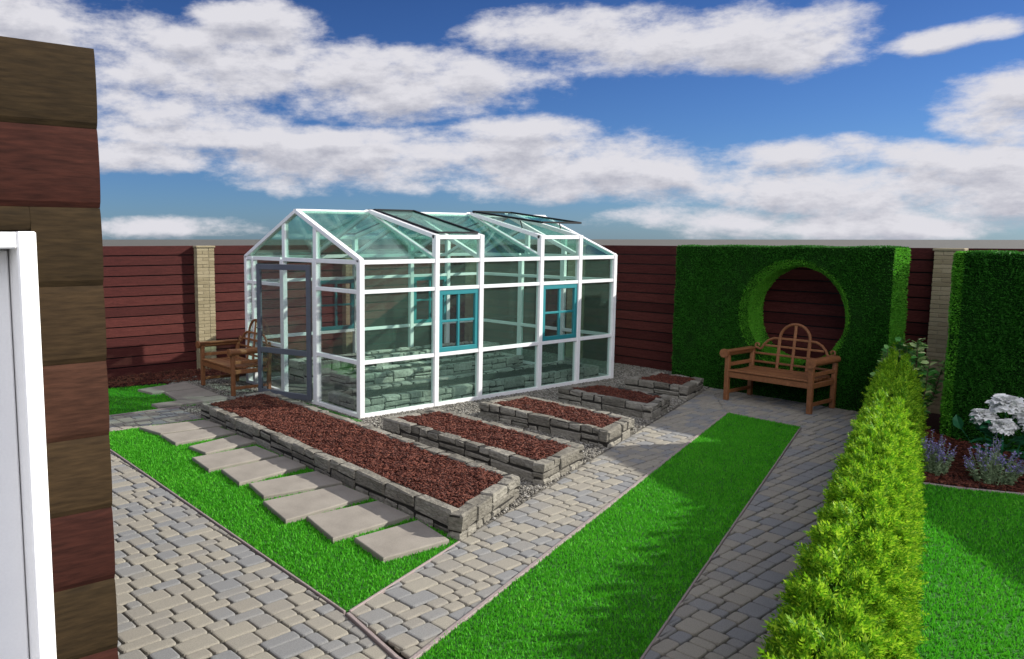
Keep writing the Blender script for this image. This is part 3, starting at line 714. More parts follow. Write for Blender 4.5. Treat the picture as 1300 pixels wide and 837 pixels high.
# low golden hedge ------------------------------------------------
def golden_hedge():
    t0, t1 = 1.9, 11.0
    prof = [(.39, 0), (.41, .25), (.39, .52), (.335, .70), (.25, .765), (.11, .745), (.01, .50), (-.04, .18), (-.05, 0)]
    root = empty('golden_hedge', hp((t0 + t1) / 2, .25), 'low bright yellow green feathery hedge along the right paved path', 'hedge')
    ox, oy, _ = root.location
    b = MB(); n = len(prof); NT = 40; c = .88
    for k in range(NT + 1):
        t = t0 + .06 + (t1 - t0 - .12) * k / NT
        for o, z in prof:
            x, y, zz = hp(t, .17 + (o - .17) * .68, z * .82 + random.uniform(-.02, .02)); b.v.append((x - ox, y - oy, zz))
    for k in range(NT):
        for i in range(n - 1): b.f.append((k * n + i, (k + 1) * n + i, (k + 1) * n + i + 1, k * n + i + 1)); b.mi.append(0)
    b.f.append(tuple(range(n))); b.mi.append(0); b.f.append(tuple(range(NT * n, NT * n + n))[::-1]); b.mi.append(0)
    b.build('inner_growth', M['thuja_core'], root)
    # tufts: rows staggered across the section; each tuft a fan of sprays
    P = []; D = []
    seg = [math.dist(prof[i], prof[i + 1]) for i in range(n - 1)]; tot = sum(seg)
    def at(s):
        s = min(max(s, 0), tot - 1e-6)
        for i in range(n - 1):
            if s <= seg[i]:
                f = s / seg[i]; o = prof[i][0] + (prof[i + 1][0] - prof[i][0]) * f; z = prof[i][1] + (prof[i + 1][1] - prof[i][1]) * f
                dx, dz = prof[i + 1][0] - prof[i][0], prof[i + 1][1] - prof[i][1]; l = math.hypot(dx, dz)
                return o, z, -(-dz / l) , -dx / l
            s -= seg[i]
    step = .18; nrow = 12; srow = [tot * (j + .5) / nrow for j in range(nrow)]
    nt = int((t1 - t0) / step); LK = []
    def tuft(t, o, z, no, nz, m, sc):
        for q in range(m):
            v = rng.normal(0, 1, 3); v /= np.linalg.norm(v)
            d = np.array([v[0] * .85, no + v[1] * .8, nz + .55 + v[2] * .7])
            b_ = rng.normal(0, .019, 3) * sc
            P.append((t + b_[0], o + b_[1], max(.01, z + b_[2]))); D.append(d); LK.append(sc)
    for q in range(int((t1 - t0) * 1900)):      # inner sprays that close the hedge between the tufts
        t = rng.uniform(t0, t1); o, z, no, nz = at(rng.uniform(0, tot))
        if no * (o - .19) + nz * (z - .4) < 0: no, nz = -no, -nz
        P.append((t, o - no * .055, max(.01, z - nz * .055))); v = rng.normal(0, .6, 3); D.append(np.array([v[0], no + v[1], nz + .3 + v[2]])); LK.append(1.05)
    for it in range(nt + 1):
        for js, s in enumerate(srow):
            t = t0 + it * step + (step * .5 if js % 2 else 0) + rng.normal(0, .014); ss = s + rng.normal(0, .010)
            o, z, no, nz = at(ss)
            if no * (o - .19) + nz * (z - .4) < 0: no, nz = -no, -nz
            m = 80 if t < 4 else 60 if t < 6.5 else 40
            if it % 2 == 0: z += .075 * max(0, min(1, (z - .35) / .35))
            tuft(t, o - no * .035, z - nz * .035, no, nz, m, rng.uniform(.9, 1.15))
    # ends
    for e, tt in ((-1, t0), (1, t1)):
        for q in range(700):
            o = rng.uniform(-.04, .43); z = rng.uniform(0, .78)
            if z > .78 - 1.3 * abs(o - .22): continue
            P.append((tt, o, z)); D.append((e, rng.normal(0, .4), .4 + rng.normal(0, .3)))
    P = np.array(P); D = np.array(D); D /= np.linalg.norm(D, axis=1)[:, None]
    n_ = len(P); Nn = np.cross(D, rng.normal(0, 1, (n_, 3))); Nn /= np.linalg.norm(Nn, axis=1)[:, None]; S = np.cross(Nn, D)
    Ls = rng.uniform(.038, .064, n_); Ls[:len(LK)] *= np.array(LK); V = []; F = []
    # spray: 7 leaflets (thin diamonds) along a rachis, arranged in the plane (D,S)
    specs = [(0, 0, .62), (.18, .85, .42), (.18, -.85, .42), (.42, .75, .36), (.42, -.75, .36), (.66, .6, .26), (.66, -.6, .26), (.62, 0, .42)]
    lv = []
    for (f0, ang, ln) in specs:
        dd = D * math.cos(ang) + S * math.sin(ang); sd = -D * math.sin(ang) + S * math.cos(ang)
        p0 = P + D * (Ls * f0)[:, None]; L = (Ls * ln)[:, None]
        curl = Nn * (L * .18) * (1 if ang else 0)
        lv.append(np.stack([p0, p0 + dd * L * .55 + sd * L * .14, p0 + dd * L + curl, p0 + dd * L * .55 - sd * L * .14], 1))
    A = np.stack(lv, 1).reshape(-1, 3)
    t, o, z = A[:, 0], A[:, 1], A[:, 2]
    W = np.column_stack([t * HC - o * HS - ox, t * HS + o * HC - oy, z])
    raw('foliage', W, np.arange(len(W)).reshape(-1, 4), M['thuja'], root)
golden_hedge()

# ------------------------------------------------------------------ shrub and flowers
def plant_leaf(mb, p, d, L, W, mi=0, fold=.15):
    d = Vector(d).normalized(); s = d.cross(Vector((random.gauss(0, .5), random.gauss(0, .5), 1))).normalized(); n = s.cross(d)
    p = Vector(p)
    vs = [p, p + d * L * .35 + s * W * .5 + n * fold * W, p + d * L * .75 + s * W * .38 + n * fold * W * .6, p + d * L - n * L * .1, p + d * L * .75 - s * W * .38 + n * fold * W * .6, p + d * L * .35 - s * W * .5 + n * fold * W, p + d * L * .5]
    mb.add(vs, [(0, 1, 6), (1, 2, 6), (2, 3, 6), (3, 4, 6), (4, 5, 6), (5, 0, 6)], mi)
def leafy_shrub(x, y):
    root = empty('leafy_shrub', (x, y, 0), 'leafy green shrub with pale tips growing between the two tall hedges', 'shrub')
    st = MB(); lf = MB()
    for k in range(30):
        a = random.uniform(0, 6.28); r_ = random.uniform(.03, .32); h = random.uniform(.6, 1.13) * (1 - .35 * r_)
        top = Vector((math.cos(a) * r_, math.sin(a) * r_, h)); base = Vector((math.cos(a) * .05, math.sin(a) * .05, 0))
        mid = base.lerp(top, .5) + Vector((math.cos(a), math.sin(a), 0)) * .06
        st.tube([base, mid, top], [.009, .006, .003], 6)
        for i in range(44):
            f = i / 44 * .88 + .12
            p = base.lerp(mid, f * 2) if f < .5 else mid.lerp(top, f * 2 - 1)
            b = random.uniform(0, 6.28)
            plant_leaf(lf, p, (math.cos(b), math.sin(b), random.uniform(-.1, .8)), random.uniform(.07, .115), random.uniform(.045, .065))
    st.build('stem', M['bark'], root); lf.build('foliage', M['shrub_leaf'], root)
leafy_shrub(9.72, 3.55)
def catmint(x, y, label, n, w):
    root = empty('catmint', (x, y, 0), label, 'flowering plant', 'catmint clumps at the lawn edge')
    st = MB(); lf = MB()
    for k in range(n):
        a = random.uniform(0, 6.28); r_ = w * math.sqrt(random.random()); h = random.uniform(.26, .44) * (1 - .4 * r_ / w)
        base = Vector((math.cos(a) * r_ * .5, math.sin(a) * r_ * .5, 0)); top = Vector((math.cos(a) * r_, math.sin(a) * r_, h))
        st.tube([base, base.lerp(top, .5) + Vector((0, 0, .02)), top], [.003, .0025, .0015], 4)
        for i in range(16):
            f = random.uniform(.05, .75); b = random.uniform(0, 6.28)
            plant_leaf(lf, base.lerp(top, f), (math.cos(b), math.sin(b), random.uniform(0, .8)), random.uniform(.022, .038), random.uniform(.012, .018))
        fl = MB()
        for i in range(14):
            f = .72 + .022 * i; b = random.uniform(0, 6.28)
            plant_leaf(fl, base.lerp(top, f), (math.cos(b), math.sin(b), random.uniform(.1, 1)), random.uniform(.013, .022), random.uniform(.009, .014))
        fl.build('flower_spike', M['mint_flower'], root)
    st.build('stem', M['mint_leaf'], root); lf.build('foliage', M['mint_leaf'], root)
catmint(7.98, 2.66, 'purple flowering catmint clump beside the golden hedge', 46, .19)
catmint(8.06, 2.25, 'wider purple flowering catmint clump in front of the white peony', 62, .24)
catmint(8.40, 1.85, 'purple flowering catmint clump cut off by the right edge of the view', 50, .2)
def peony(x, y):
    root = empty('white_peony', (x, y, 0), 'peony bush with big white blooms and broad green leaves', 'flowering plant')
    st = MB(); lf = MB()
    heads = [(0, 0.0, .64, .13), (-.06, .14, .52, .10), (.05, -.15, .57, .12), (-.10, -.02, .46, .10), (-.05, -.24, .50, .11)]
    for (hx, hy, hz, r_) in heads:
        fb = MB()
        st.tube([(hx * .3, hy * .3, 0), (hx * .8, hy * .8, hz * .6), (hx, hy, hz - .03)], [.007, .006, .005], 6)
        for ring, (cnt, tilt, L) in enumerate([(11, -.1, .9), (12, .2, .95), (12, .5, .92), (11, .8, .85), (10, 1.1, .75), (8, 1.35, .6)]):
            for i in range(cnt):
                b = 2 * math.pi * (i + ring * .5) / cnt + random.gauss(0, .15); e = tilt + random.gauss(0, .12)
                d = Vector((math.cos(b) * math.cos(e), math.sin(b) * math.cos(e), math.sin(e)))
                s = Vector((-math.sin(b), math.cos(b), 0)); nn = s.cross(d); c = Vector((hx, hy, hz)); q = []
                Lr = r_ * L * random.uniform(.85, 1.1); cols = 4; rows = 4
                for rr in range(rows + 1):
                    f = rr / rows; wdt = r_ * .5 * math.sin(min(1, f * .85 + .12) * math.pi * .62)
                    for cc in range(cols + 1):
                        g_ = cc / cols - .5
                        q.append(c + d * (Lr * f) - nn * (Lr * .38 * f * f * -1) + s * (wdt * g_ * 1.3) + nn * (abs(g_) * .3 * r_ + random.gauss(0, .007)))
                fb.add(q, [(rr * 5 + cc, rr * 5 + cc + 1, rr * 5 + cc + 6, rr * 5 + cc + 5) for rr in range(rows) for cc in range(cols)])
        fb.build('bloom', M['petal'], root, smooth=True)
    for k in range(60):
        b = random.uniform(0, 6.28); rr = random.uniform(.05, .28); z = random.uniform(.14, .5)
        plant_leaf(lf, (math.cos(b) * rr * .5, math.sin(b) * rr * .5, z), (math.cos(b), math.sin(b), random.uniform(-.2, .7)), random.uniform(.10, .17), random.uniform(.06, .09))
    plant_leaf(lf, (-.05, .3, .36), (0, .4, 1), .14, .09); st.tube([(0, .08, .05), (-.05, .3, .37)], .004, 5)
    st.build('stem', M['peony_leaf'], root); lf.build('foliage', M['peony_leaf'], root)
peony(8.42, 2.30)

# ------------------------------------------------------------------ benches
def make_bench():
    root = empty('garden_bench', (0, 0, 0), 'x', 'bench', 'matching wooden garden benches')
    W = M['wood']; hy = .525; xf, xb = -.285, .285
    for y in (-hy, hy):
        b = MB(); b.box(xf - .028, xf + .028, y - .028, y + .028, 0, .585, .006); b.build('leg', W, root)
        b = MB(); b.bar((xb, y, 0), (xb + .005, y, .38), .055, .055, up=(1, 0, 0), bev=.006); b.bar((xb + .004, y, .37), (xb + .03, y, .64), .05, .05, up=(1, 0, 0), bev=.006); b.build('leg', W, root)
        b = MB(); b.box(xf + .027, xb - .024, y - .018, y + .018, .085, .125, .005); b.build('stretcher', W, root)
        b = MB(); b.box(xf + .027, xb - .024, y - .02, y + .02, .30, .36, .005)
        b.box(xf + .027, xb - .015, y - .018, y + .018, .44, .485, .005); b.build('side_rail', W, root)
        sgn = 1 if y > 0 else -1
        a = MB()
        # rolled arm: board on top and the roll along its outer edge with round ends
        a.tube([(xf - .055, y + sgn * .02, .61), (xb + .02, y + sgn * .02, .61)], .042, 20)
        a.tube([(xf - .075, y + sgn * .02, .61), (xf - .045, y + sgn * .02, .61)], .056, 20)
        a.tube([(xf - .079, y + sgn * .02, .61), (xf - .072, y + sgn * .02, .61)], .018, 12)
        a.box(xf - .05, xb + .02, y - .05 if sgn > 0 else y - .01, y + .01 if sgn > 0 else y + .05, .625, .648, .006)
        a.build('armrest', W, root)
    s = MB()
    for k in range(6):
        x = xf - .03 + k * .098; z = .392 - .012 * math.sin(k / 5 * math.pi)
        s.box(x, x + .086, -hy + .03, hy - .03, z - .012, z + .012, .004)
    s.build('seat', W, root)
    f = MB(); f.box(xf - .018, xf + .018, -hy + .027, hy - .027, .30, .372, .005); f.build('apron', W, root); f = MB(); f.box(xb - .018, xb + .016, -hy + .027, hy - .027, .30, .37, .005); f.build('apron', W, root)
    bk = MB()
    X = lambda z: xb + .012 + (z - .38) * .11
    def sq(pts, w=.032):
        for p, q in zip(pts[:-1], pts[1:]): bk.bar((X(p[1]), p[0], p[1]), (X(q[1]), q[0], q[1]), w, w * .8, up=(1, 0, 0), bev=.005)
    r_ = .19; zc = .79
    sq([(-r_, .36), (-r_, zc)], .036); sq([(r_, .36), (r_, zc)], .036); sq([(0, .36), (0, zc + r_ - .01)], .032)
    arc = [(r_ * math.cos(t), zc + r_ * math.sin(t)) for t in [math.pi * k / 14 for k in range(15)]]
    bk.tube([(X(z), y, z) for y, z in arc], .019, 8)
    for z in (.46, .57, .68, .785): sq([(-hy + .02 if z < .6 else -r_ - .18 * (z < .75), z), (hy - .02 if z < .6 else r_ + .18 * (z < .75), z)], .028)
    for sg in (-1, 1):
        wing = [(r_, .785), (r_ + .08, .78), (r_ + .15, .745), (r_ + .20, .69), (r_ + .225, .64), (r_ + .25, .625), (r_ + .285, .64)]
        bk.tube([(X(z), sg * y, z) for y, z in wing], .017, 8)
        sc_ = [(r_ + .285 + .028 * math.cos(t) * (1 - t / 12), .672 + .03 * math.sin(t) * (1 - t / 12)) for t in [-1.57 + .5 * k for k in range(11)]]
        bk.tube([(X(z), sg * y, z) for y, z in sc_], .012, 8)
    bk.build('backrest', W, root)
    return root
bn = make_bench(); bn.location = (9.86, 5.03, 0); bn['label'] = 'brown wooden bench in front of the round window in the hedge'
b2 = copy_tree(bn); b2.scale = (.92, .92, .95); b2.location = (4.775, 9.95, .012); b2['label'] = 'brown wooden bench on the gravel beside the open greenhouse door'

# ------------------------------------------------------------------ greenhouse
def greenhouse():
    GX, GY, W, L = 5.112, 7.41, 2.885, 4.583
    root = empty('greenhouse', (GX, GY, 0), 'white framed glass greenhouse with green tinted panes, open door and roof vents', 'greenhouse')
    Wm = M['white']; m = .07; H = 1.829; RZ = 2.44; YR = W / 2
    xs = [(0, m), (1.115, 1.115 + m), (1.85, 1.85 + m), (2.955, 2.955 + m), (3.74, 3.74 + m), (L - m, L)]
    def one(name, fn, mt=Wm, parent=root):
        b = MB(); fn(b); return b.build(name, mt, parent)
    # posts on both long sides
    for k, (a, c) in enumerate(xs):
        top = 2.115 if k in (1, 2, 3, 4) else H
        for s0 in (0, W - m):
            one('post', lambda b: b.box(a, c, s0, s0 + m, 0, top, .004))
    rails = ((0.0, .05), (.626, .672), (1.44, 1.485), (1.775, 1.826))
    for (z0, z1) in rails:
        for yy in (0.006, W - m + .006):
            for (a, b_) in zip(xs[:-1], xs[1:]):
                one('rail', lambda b: b.box(a[1] - .012, b_[0] + .012, yy, yy + m - .012, z0, z1, .003))
    # front and end walls
    fy = [(0, m), (.95, 1.04), (1.77, 1.86), (2.62, 2.67), (W - m, W)]
    for (a, c) in fy[1:4]: one('post', lambda b: b.box(.003, m - .003, a, c, 0, 1.80, .004))
    for (z0, z1) in rails:
        for i, (a, b_) in enumerate(zip(fy[:-1], fy[1:])):
            if i == 1 and z0 < 1.7: continue
            one('rail', lambda b: b.box(.006, m - .006, a[1] - .012, b_[0] + .012, z0, z1, .003))
    one('sill', lambda b: b.box(.004, m - .004, 1.03, 1.78, 0, .03, .003))
    ey = [(0, m), (.95, 1.03), (1.85, 1.93), (W - m, W)]
    for (a, c) in ey[1:3]: one('post', lambda b: b.box(L - m + .003, L - .003, a, c, 0, 1.80, .004))
    for (z0, z1) in rails:
        for (a, b_) in zip(ey[:-1], ey[1:]):
            one('rail', lambda b: b.box(L - m + .006, L - .006, a[1] - .012, b_[0] + .012, z0, z1, .003))
    # gable uprights
    sl = (RZ - H) / YR
    for y in (.985, 1.76):
        zz = H + sl * min(y, W - y) - .03
        one('gable_upright', lambda b: b.box(.008, m - .012, y - .038, y + .038, 1.80, zz, .003))
        one('gable_upright', lambda b: b.box(L - m + .012, L - .008, y - .038, y + .038, 1.80, zz, .003))
    # ridge and rafters
    one('ridge_beam', lambda b: b.box(.002, L - .002, YR - .035, YR + .035, RZ - .055, RZ, .005))
    rx = [m / 2] + [(a + c) / 2 for a, c in xs[1:5]] + [L - m / 2]
    for i, x in enumerate(rx):
        wd = .07 if i in (0, 5) else .055
        for sg in (0, 1):
            ye = .02 if sg == 0 else W - .02
            one('rafter', lambda b: b.bar((x, ye, H - .012), (x, YR + (-.02 if sg == 0 else .02), RZ - .035), wd, .05, bev=.004))
    # dormers (front and back slope), with vents
    for di, (i0, i1) in enumerate(((1, 2), (3, 4))):
        xa, xb = rx[i0], rx[i1]
        for sg in (0, 1):
            ye = .025 if sg == 0 else W - .025; yr = YR + (-.03 if sg == 0 else .03); s1 = 1 if sg == 0 else -1
            for x in (xa, xb): one('dormer_rafter', lambda b: b.bar((x, ye, 2.09), (x, yr, RZ - .01), .07, .052, bev=.004))
            one('dormer_header', lambda b: b.box(xa + .034, xb - .034, ye - .019, ye + .05 if sg == 0 else ye + .019, 2.06, 2.112, .004) if sg == 0 else b.box(xa + .034, xb - .034, ye - .05, ye + .019, 2.06, 2.112, .004))
            # vent
            opened = (di == 1 and sg == 0)
            hx0, hx1 = xa + .05, xb - .0
            za = 2.155 if not opened else 2.285; hz = RZ + .025; y_out = ye - (.0 if not opened else .0) * s1; 
            y_in = YR - .06 * s1
            v = MB()
            A0, A1 = (xa + .0, y_out, za), (xb - .0, y_out, za); B0, B1 = (xa + .0, y_in, hz), (xb - .0, y_in, hz)
            if not opened: A0, A1, B0, B1 = (xa + .05, ye + .05 * s1, 2.142), (xb - .02, ye + .05 * s1, 2.142), (xa + .05, y_in, RZ + .012), (xb - .02, y_in, RZ + .012)
            for p, q in ((A0, A1), (A1, B1), (B1, B0), (B0, A0)): v.bar(p, q, .036, .026, bev=.003)
            vo = v.build('roof_vent', M['black'], root)
            g_ = MB()
            d = [Vector(A0), Vector(A1), Vector(B1), Vector(B0)]
            g_.add(d + [p - Vector((0, 0, .005)) for p in d], [(0, 1, 2, 3), (7, 6, 5, 4), (0, 4, 5, 1), (1, 5, 6, 2), (2, 6, 7, 3), (3, 7, 4, 0)]); g_.build('glass_pane', M['roofglass'], vo)
            if opened:
                for x in (xa, xb):
                    s_ = MB(); s_.tube([(x, ye + .42, 2.17), (x + .01, ye + .37, 2.22), (x, ye + .40, 2.315)], .008, 6); s_.build('vent_stay', M['black'], vo)
            # cheek panes
            for x in (xa, xb):
                q = [Vector((x, ye + .03 * s1, H + .01)), Vector((x, ye + .03 * s1, 2.07)), Vector((x, yr, RZ - .03))]; c = MB()
                c.add([p + Vector((-.002, 0, 0)) for p in q] + [p + Vector((.002, 0, 0)) for p in q], [(0, 1, 2), (5, 4, 3), (0, 3, 4, 1), (1, 4, 5, 2), (2, 5, 3, 0)])
                c.build('glass_pane', M['glass'], root)
            one('glass_pane', lambda b: b.box(xa + .034, xb - .034, ye - .002, ye + .003, H - .0, 2.062), M['glass'])
    # wall panes
    rows = ((.05, .626), (.672, 1.44), (1.485, 1.775))
    for bay, (a, b_) in enumerate(zip(xs[:-1], xs[1:])):
        for r_, (z0, z1) in enumerate(rows):
            for yy in (.036, W - .042):
                if bay in (1, 3) and r_ == 1:
                    x0, x1 = a[1] + .002, b_[0] - .002; wv = .06; yo = yy - .022
                    f = MB()
                    f.box(x0, x1, yo, yo + .044, z0 + .002, z0 + wv, .004); f.box(x0, x1, yo, yo + .044, z1 - wv, z1 - .002, .004)
                    f.box(x0, x0 + wv, yo + .001, yo + .043, z0 + wv, z1 - wv, .003); f.box(x1 - wv, x1, yo + .001, yo + .043, z0 + wv, z1 - wv, .003)
                    fo = f.build('window', M['teal'], root)
                    g2 = MB(); xc = (x0 + x1) / 2; zc = (z0 + z1) / 2
                    g2.box(xc - .017, xc + .017, yo + .006, yo + .038, z0 + wv, z1 - wv, .003); g2.box(x0 + wv, x1 - wv, yo + .009, yo + .035, zc - .015, zc + .015, .003)
                    g2.build('muntins', M['teal'], fo)
                    g3 = MB(); g3.box(x0 + wv - .005, x1 - wv + .005, yo + .02, yo + .025, z0 + wv - .005, z1 - wv + .005); g3.build('glass_pane', M['clear'], fo)
                    continue
                one('glass_pane', lambda b: b.box(a[1] - .004, b_[0] + .004, yy, yy + .005, z0 - .004, z1 + .004), M['glass'])
    for i, (a, b_) in enumerate(zip(fy[:-1], fy[1:])):
        if i == 1: continue
        for (z0, z1) in rows: one('glass_pane', lambda b: b.box(.036, .041, a[1] - .004, b_[0] + .004, z0 - .004, z1 + .004), M['clear'])
    for (a, b_) in zip(ey[:-1], ey[1:]):
        for (z0, z1) in rows: one('glass_pane', lambda b: b.box(L - .042, L - .037, a[1] - .004, b_[0] + .004, z0 - .004, z1 + .004), M['glass'])
    # gable panes
    cuts = [.03, .947, 1.023, 1.722, 1.798, W - .03]
    for xx in (.036, L - .041):
        for (a, c) in ((cuts[0], cuts[1]), (cuts[2], cuts[3]), (cuts[4], cuts[5])):
            zf = lambda y: H + sl * min(y, W - y) - .03
            pts = [(a, 1.822), (c, 1.822), (c, max(1.823, zf(c)))]
            if a < YR < c: pts.append((YR, zf(YR)))
            pts.append((a, max(1.823, zf(a)))); k = len(pts); b = MB()
            b.add([(xx, y, z) for y, z in pts] + [(xx + .005, y, z) for y, z in pts], [tuple(range(k))[::-1], tuple(range(k, 2 * k))] + [(i, (i + 1) % k, (i + 1) % k + k, i + k) for i in range(k)])
            b.build('glass_pane', M['glass'], root)
    # roof panes
    for i, (x0, x1) in enumerate(zip(rx[:-1], rx[1:])):
        for sg in (0, 1):
            if i in (1, 3): continue
            ye = .01 if sg == 0 else W - .01; y1 = YR - .03 if sg == 0 else YR + .03
            q = [Vector((x0 + .02, ye, H + .005)), Vector((x1 - .02, ye, H + .005)), Vector((x1 - .02, y1, RZ - .018)), Vector((x0 + .02, y1, RZ - .018))]
            b = MB(); b.add(q + [p - Vector((0, 0, .005)) for p in q], [(0, 1, 2, 3), (7, 6, 5, 4), (0, 4, 5, 1), (1, 5, 6, 2), (2, 6, 7, 3), (3, 7, 4, 0)])
            b.build('glass_pane', M['roofglass'], root)
    # open door, hinged on the right jamb
    hg = Vector((-.015, 1.05, 0)); fr = Vector((-.312, 1.885, 0)); d = (fr - hg); Ld = d.length; d.normalize(); sd = Vector((0, 0, 1)).cross(d)
    ax = (d, sd, Vector((0, 0, 1)))
    dr = MB()
    def db(s0, s1, z0, z1, t=.02, bev=.003): 
        c = hg + d * ((s0 + s1) / 2); dr.obox(Vector((c.x, c.y, (z0 + z1) / 2)), ax, Vector(((s1 - s0) / 2, t, (z1 - z0) / 2)), bev)
    db(0, .06, .04, 1.745); db(Ld - .06, Ld, .04, 1.745)
    db(.06, Ld - .06, .04, .115, .019); db(.06, Ld - .06, .60, .67, .019); db(.06, Ld - .06, 1.675, 1.745, .019)
    do = dr.build('door', M['slate'], root)
    for (z0, z1) in ((.115, .60), (.67, 1.675)):
        p = MB(); c = hg + d * (Ld / 2); p.obox(Vector((c.x, c.y, (z0 + z1) / 2)), ax, Vector((Ld / 2 - .058, .003, (z1 - z0) / 2 + .002)), .0005); p.build('glass_pane', M['clear'], do)
    h = MB(); c = hg + d * (Ld - .03); 
    h.tube([tuple(c + sd * .02 + Vector((0, 0, .92))), tuple(c + sd * .055 + Vector((0, 0, .92))), tuple(c - d * .09 + sd * .055 + Vector((0, 0, .92)))], .008, 8)
    h.build('door_handle', M['slate'], do)
    return root
greenhouse()
fl = sheet('greenhouse_floor', [(5.17, 7.47), (9.64, 7.47), (9.64, 10.24), (5.17, 10.24)], .008, M['gravel_base'], .02)

# ------------------------------------------------------------------ house corner
def house():
    XR, YF, ZT = .489, 1.607, 2.434
    root = empty('garden_house', (XR, YF, 0), 'dark brown timber boarded house corner with a white door, at the left edge', 'house')
    hb = .1521; n = 16
    mb = MB()
    x_d0, x_d1, zd = -.62, .362 - XR, 2.083
    def board(xa, xb, z0, mi, hh=hb):
        prof = []
        for k in range(15):
            f = k / 14; z = z0 + .0002 + (hh - .0004) * f
            prof.append((-.001 + .007 * math.sin(math.pi * min(1, max(0, f)) ** .75) ** .7 if 0 < f < 1 else -.002, z))
        vs = []
        for s in (xa, xb):
            for o, z in prof: vs.append((s, -o, z))
            vs.append((s, .03, prof[-1][1])); vs.append((s, .03, prof[0][1]))
        k = len(prof) + 2
        mb.add(vs, [(i, i + k, (i + 1) % k + k, (i + 1) % k) for i in range(k)] + [tuple(range(k)), tuple(range(k, 2 * k))[::-1]], mi)
    for i in range(n):
        z0 = i * hb; mi = (0, 1, 0, 2, 3, 2, 1, 0, 1, 2, 0, 3)[(15 - i) % 12]
        if z0 + .02 < zd: 
            zz = z0
            board(-4.2, x_d0 - XR + .0, z0, mi); board(x_d1 - .004, 0, z0, mi)
            if z0 + hb > zd: board(x_d0 - XR + .001, x_d1 - .005, zd + .002, mi, z0 + hb - zd - .002)
        else: board(-4.2, 0, z0, mi)
    mb.build('siding', [M['log'], M['log_red'], M['log_tan'], M['log_rust']], root, smooth=False)
    w = MB(); w.box(-4.2, x_d0 - XR - .002, .028, .2, 0, ZT - .004); w.box(x_d1 - .002, -.003, .028, .2, 0, ZT - .004); w.box(x_d0 - XR - .002, x_d1 - .002, .0285, .199, zd, ZT - .006)
    w.box(-.2, -.0035, .2, 4.4, 0, ZT - .004); w.box(-4.2, -4.0, .2, 4.4, 0, ZT - .004); w.box(-4.0, -.2, 4.2, 4.398, 0, ZT - .005); w.build('wall', M['log'], root)
    r_ = MB(); r_.box(-4.0, -.2, .2, 4.2, ZT - .1, ZT - .03); r_.build('roof', M['roof'], root)
    # white door set: casing, jamb, leaf
    c = MB(); xo = x_d1; xi = .328 - XR; xl = x_d0 - XR; 
    c.box(xi, xo, -.026, .03, 0, zd, .003); c.box(xl, xl + .034, -.026, .03, 0, zd, .003); c.box(xl + .034, xi, -.0255, .03, zd - .032, zd - .001, .003)
    fr = c.build('door_frame', M['door_white'], root)
    j = MB(); j.box(xi + .001, xi + .02, .03, .12, 0, zd - .01); j.build('jamb', M['door_white'], fr)
    dl = MB(); dl.box(xl + .034, xi - .0015, .05, .095, .01, zd - .034, .003)
    do = dl.build('door', M['door_white'], root)
    p = MB()
    for (z0, z1) in ((.2, .95), (1.1, 1.9)):
        for (a, b_) in ((xl + .14, xl + .42), (xl + .50, xi - .12)): p.box(a, b_, .044, .0505, z0, z1, .003)
    p.build('door_panel', M['door_white'], do)
    h = MB(); h.tube([(xl + .09, .05, 1.0), (xl + .09, .0, 1.0), (xl + .19, .0, 1.0)], .009, 8); h.build('door_handle', M['black'], do)
house()

# ------------------------------------------------------------------ sky, sun, camera
SA, SB_ = 1.74, .94                                   # shadow travel per metre of height: -x, +y
sdir = Vector((SA, -SB_, 1)).normalized()             # towards the sun
elev = math.asin(sdir.z); azi = math.atan2(sdir.x, sdir.y)   # from +y clockwise
sun = bpy.data.lights.new('sun', 'SUN'); sun.energy = 5.0; sun.angle = R(.5); sun.color = (1, .955, .88)
so = bpy.data.objects.new('sun', sun); C.objects.link(so); so.rotation_euler = sdir.to_track_quat('Z', 'Y').to_euler()

w = bpy.data.worlds.new('World'); sc.world = w; w.use_nodes = True
nt = w.node_tree; nt.nodes.clear(); N = nt.nodes.new; Lk = nt.links.new
out = N('ShaderNodeOutputWorld'); bg = N('ShaderNodeBackground'); bg.inputs['Strength'].default_value = .1
sky = N('ShaderNodeTexSky'); sky.sky_type = 'NISHITA'; sky.sun_disc = False; sky.sun_elevation = elev; sky.sun_rotation = azi
sky.air_density = 1.0; sky.dust_density = .3; sky.ozone_density = 3.0
tc = N('ShaderNodeTexCoord'); sep = N('ShaderNodeSeparateXYZ'); Lk(tc.outputs['Generated'], sep.inputs[0])
def mth(op, a, b=None, c=None, clamp=False):
    n = N('ShaderNodeMath'); n.operation = op; n.use_clamp = clamp
    for i, v in enumerate((a, b, c)):
        if v is None: continue
        if isinstance(v, (int, float)): n.inputs[i].default_value = v
        else: Lk(v, n.inputs[i])
    return n.outputs[0]
az = mth('ARCTAN2', sep.outputs['Y'], sep.outputs['X']); el = mth('ARCSINE', sep.outputs['Z'])
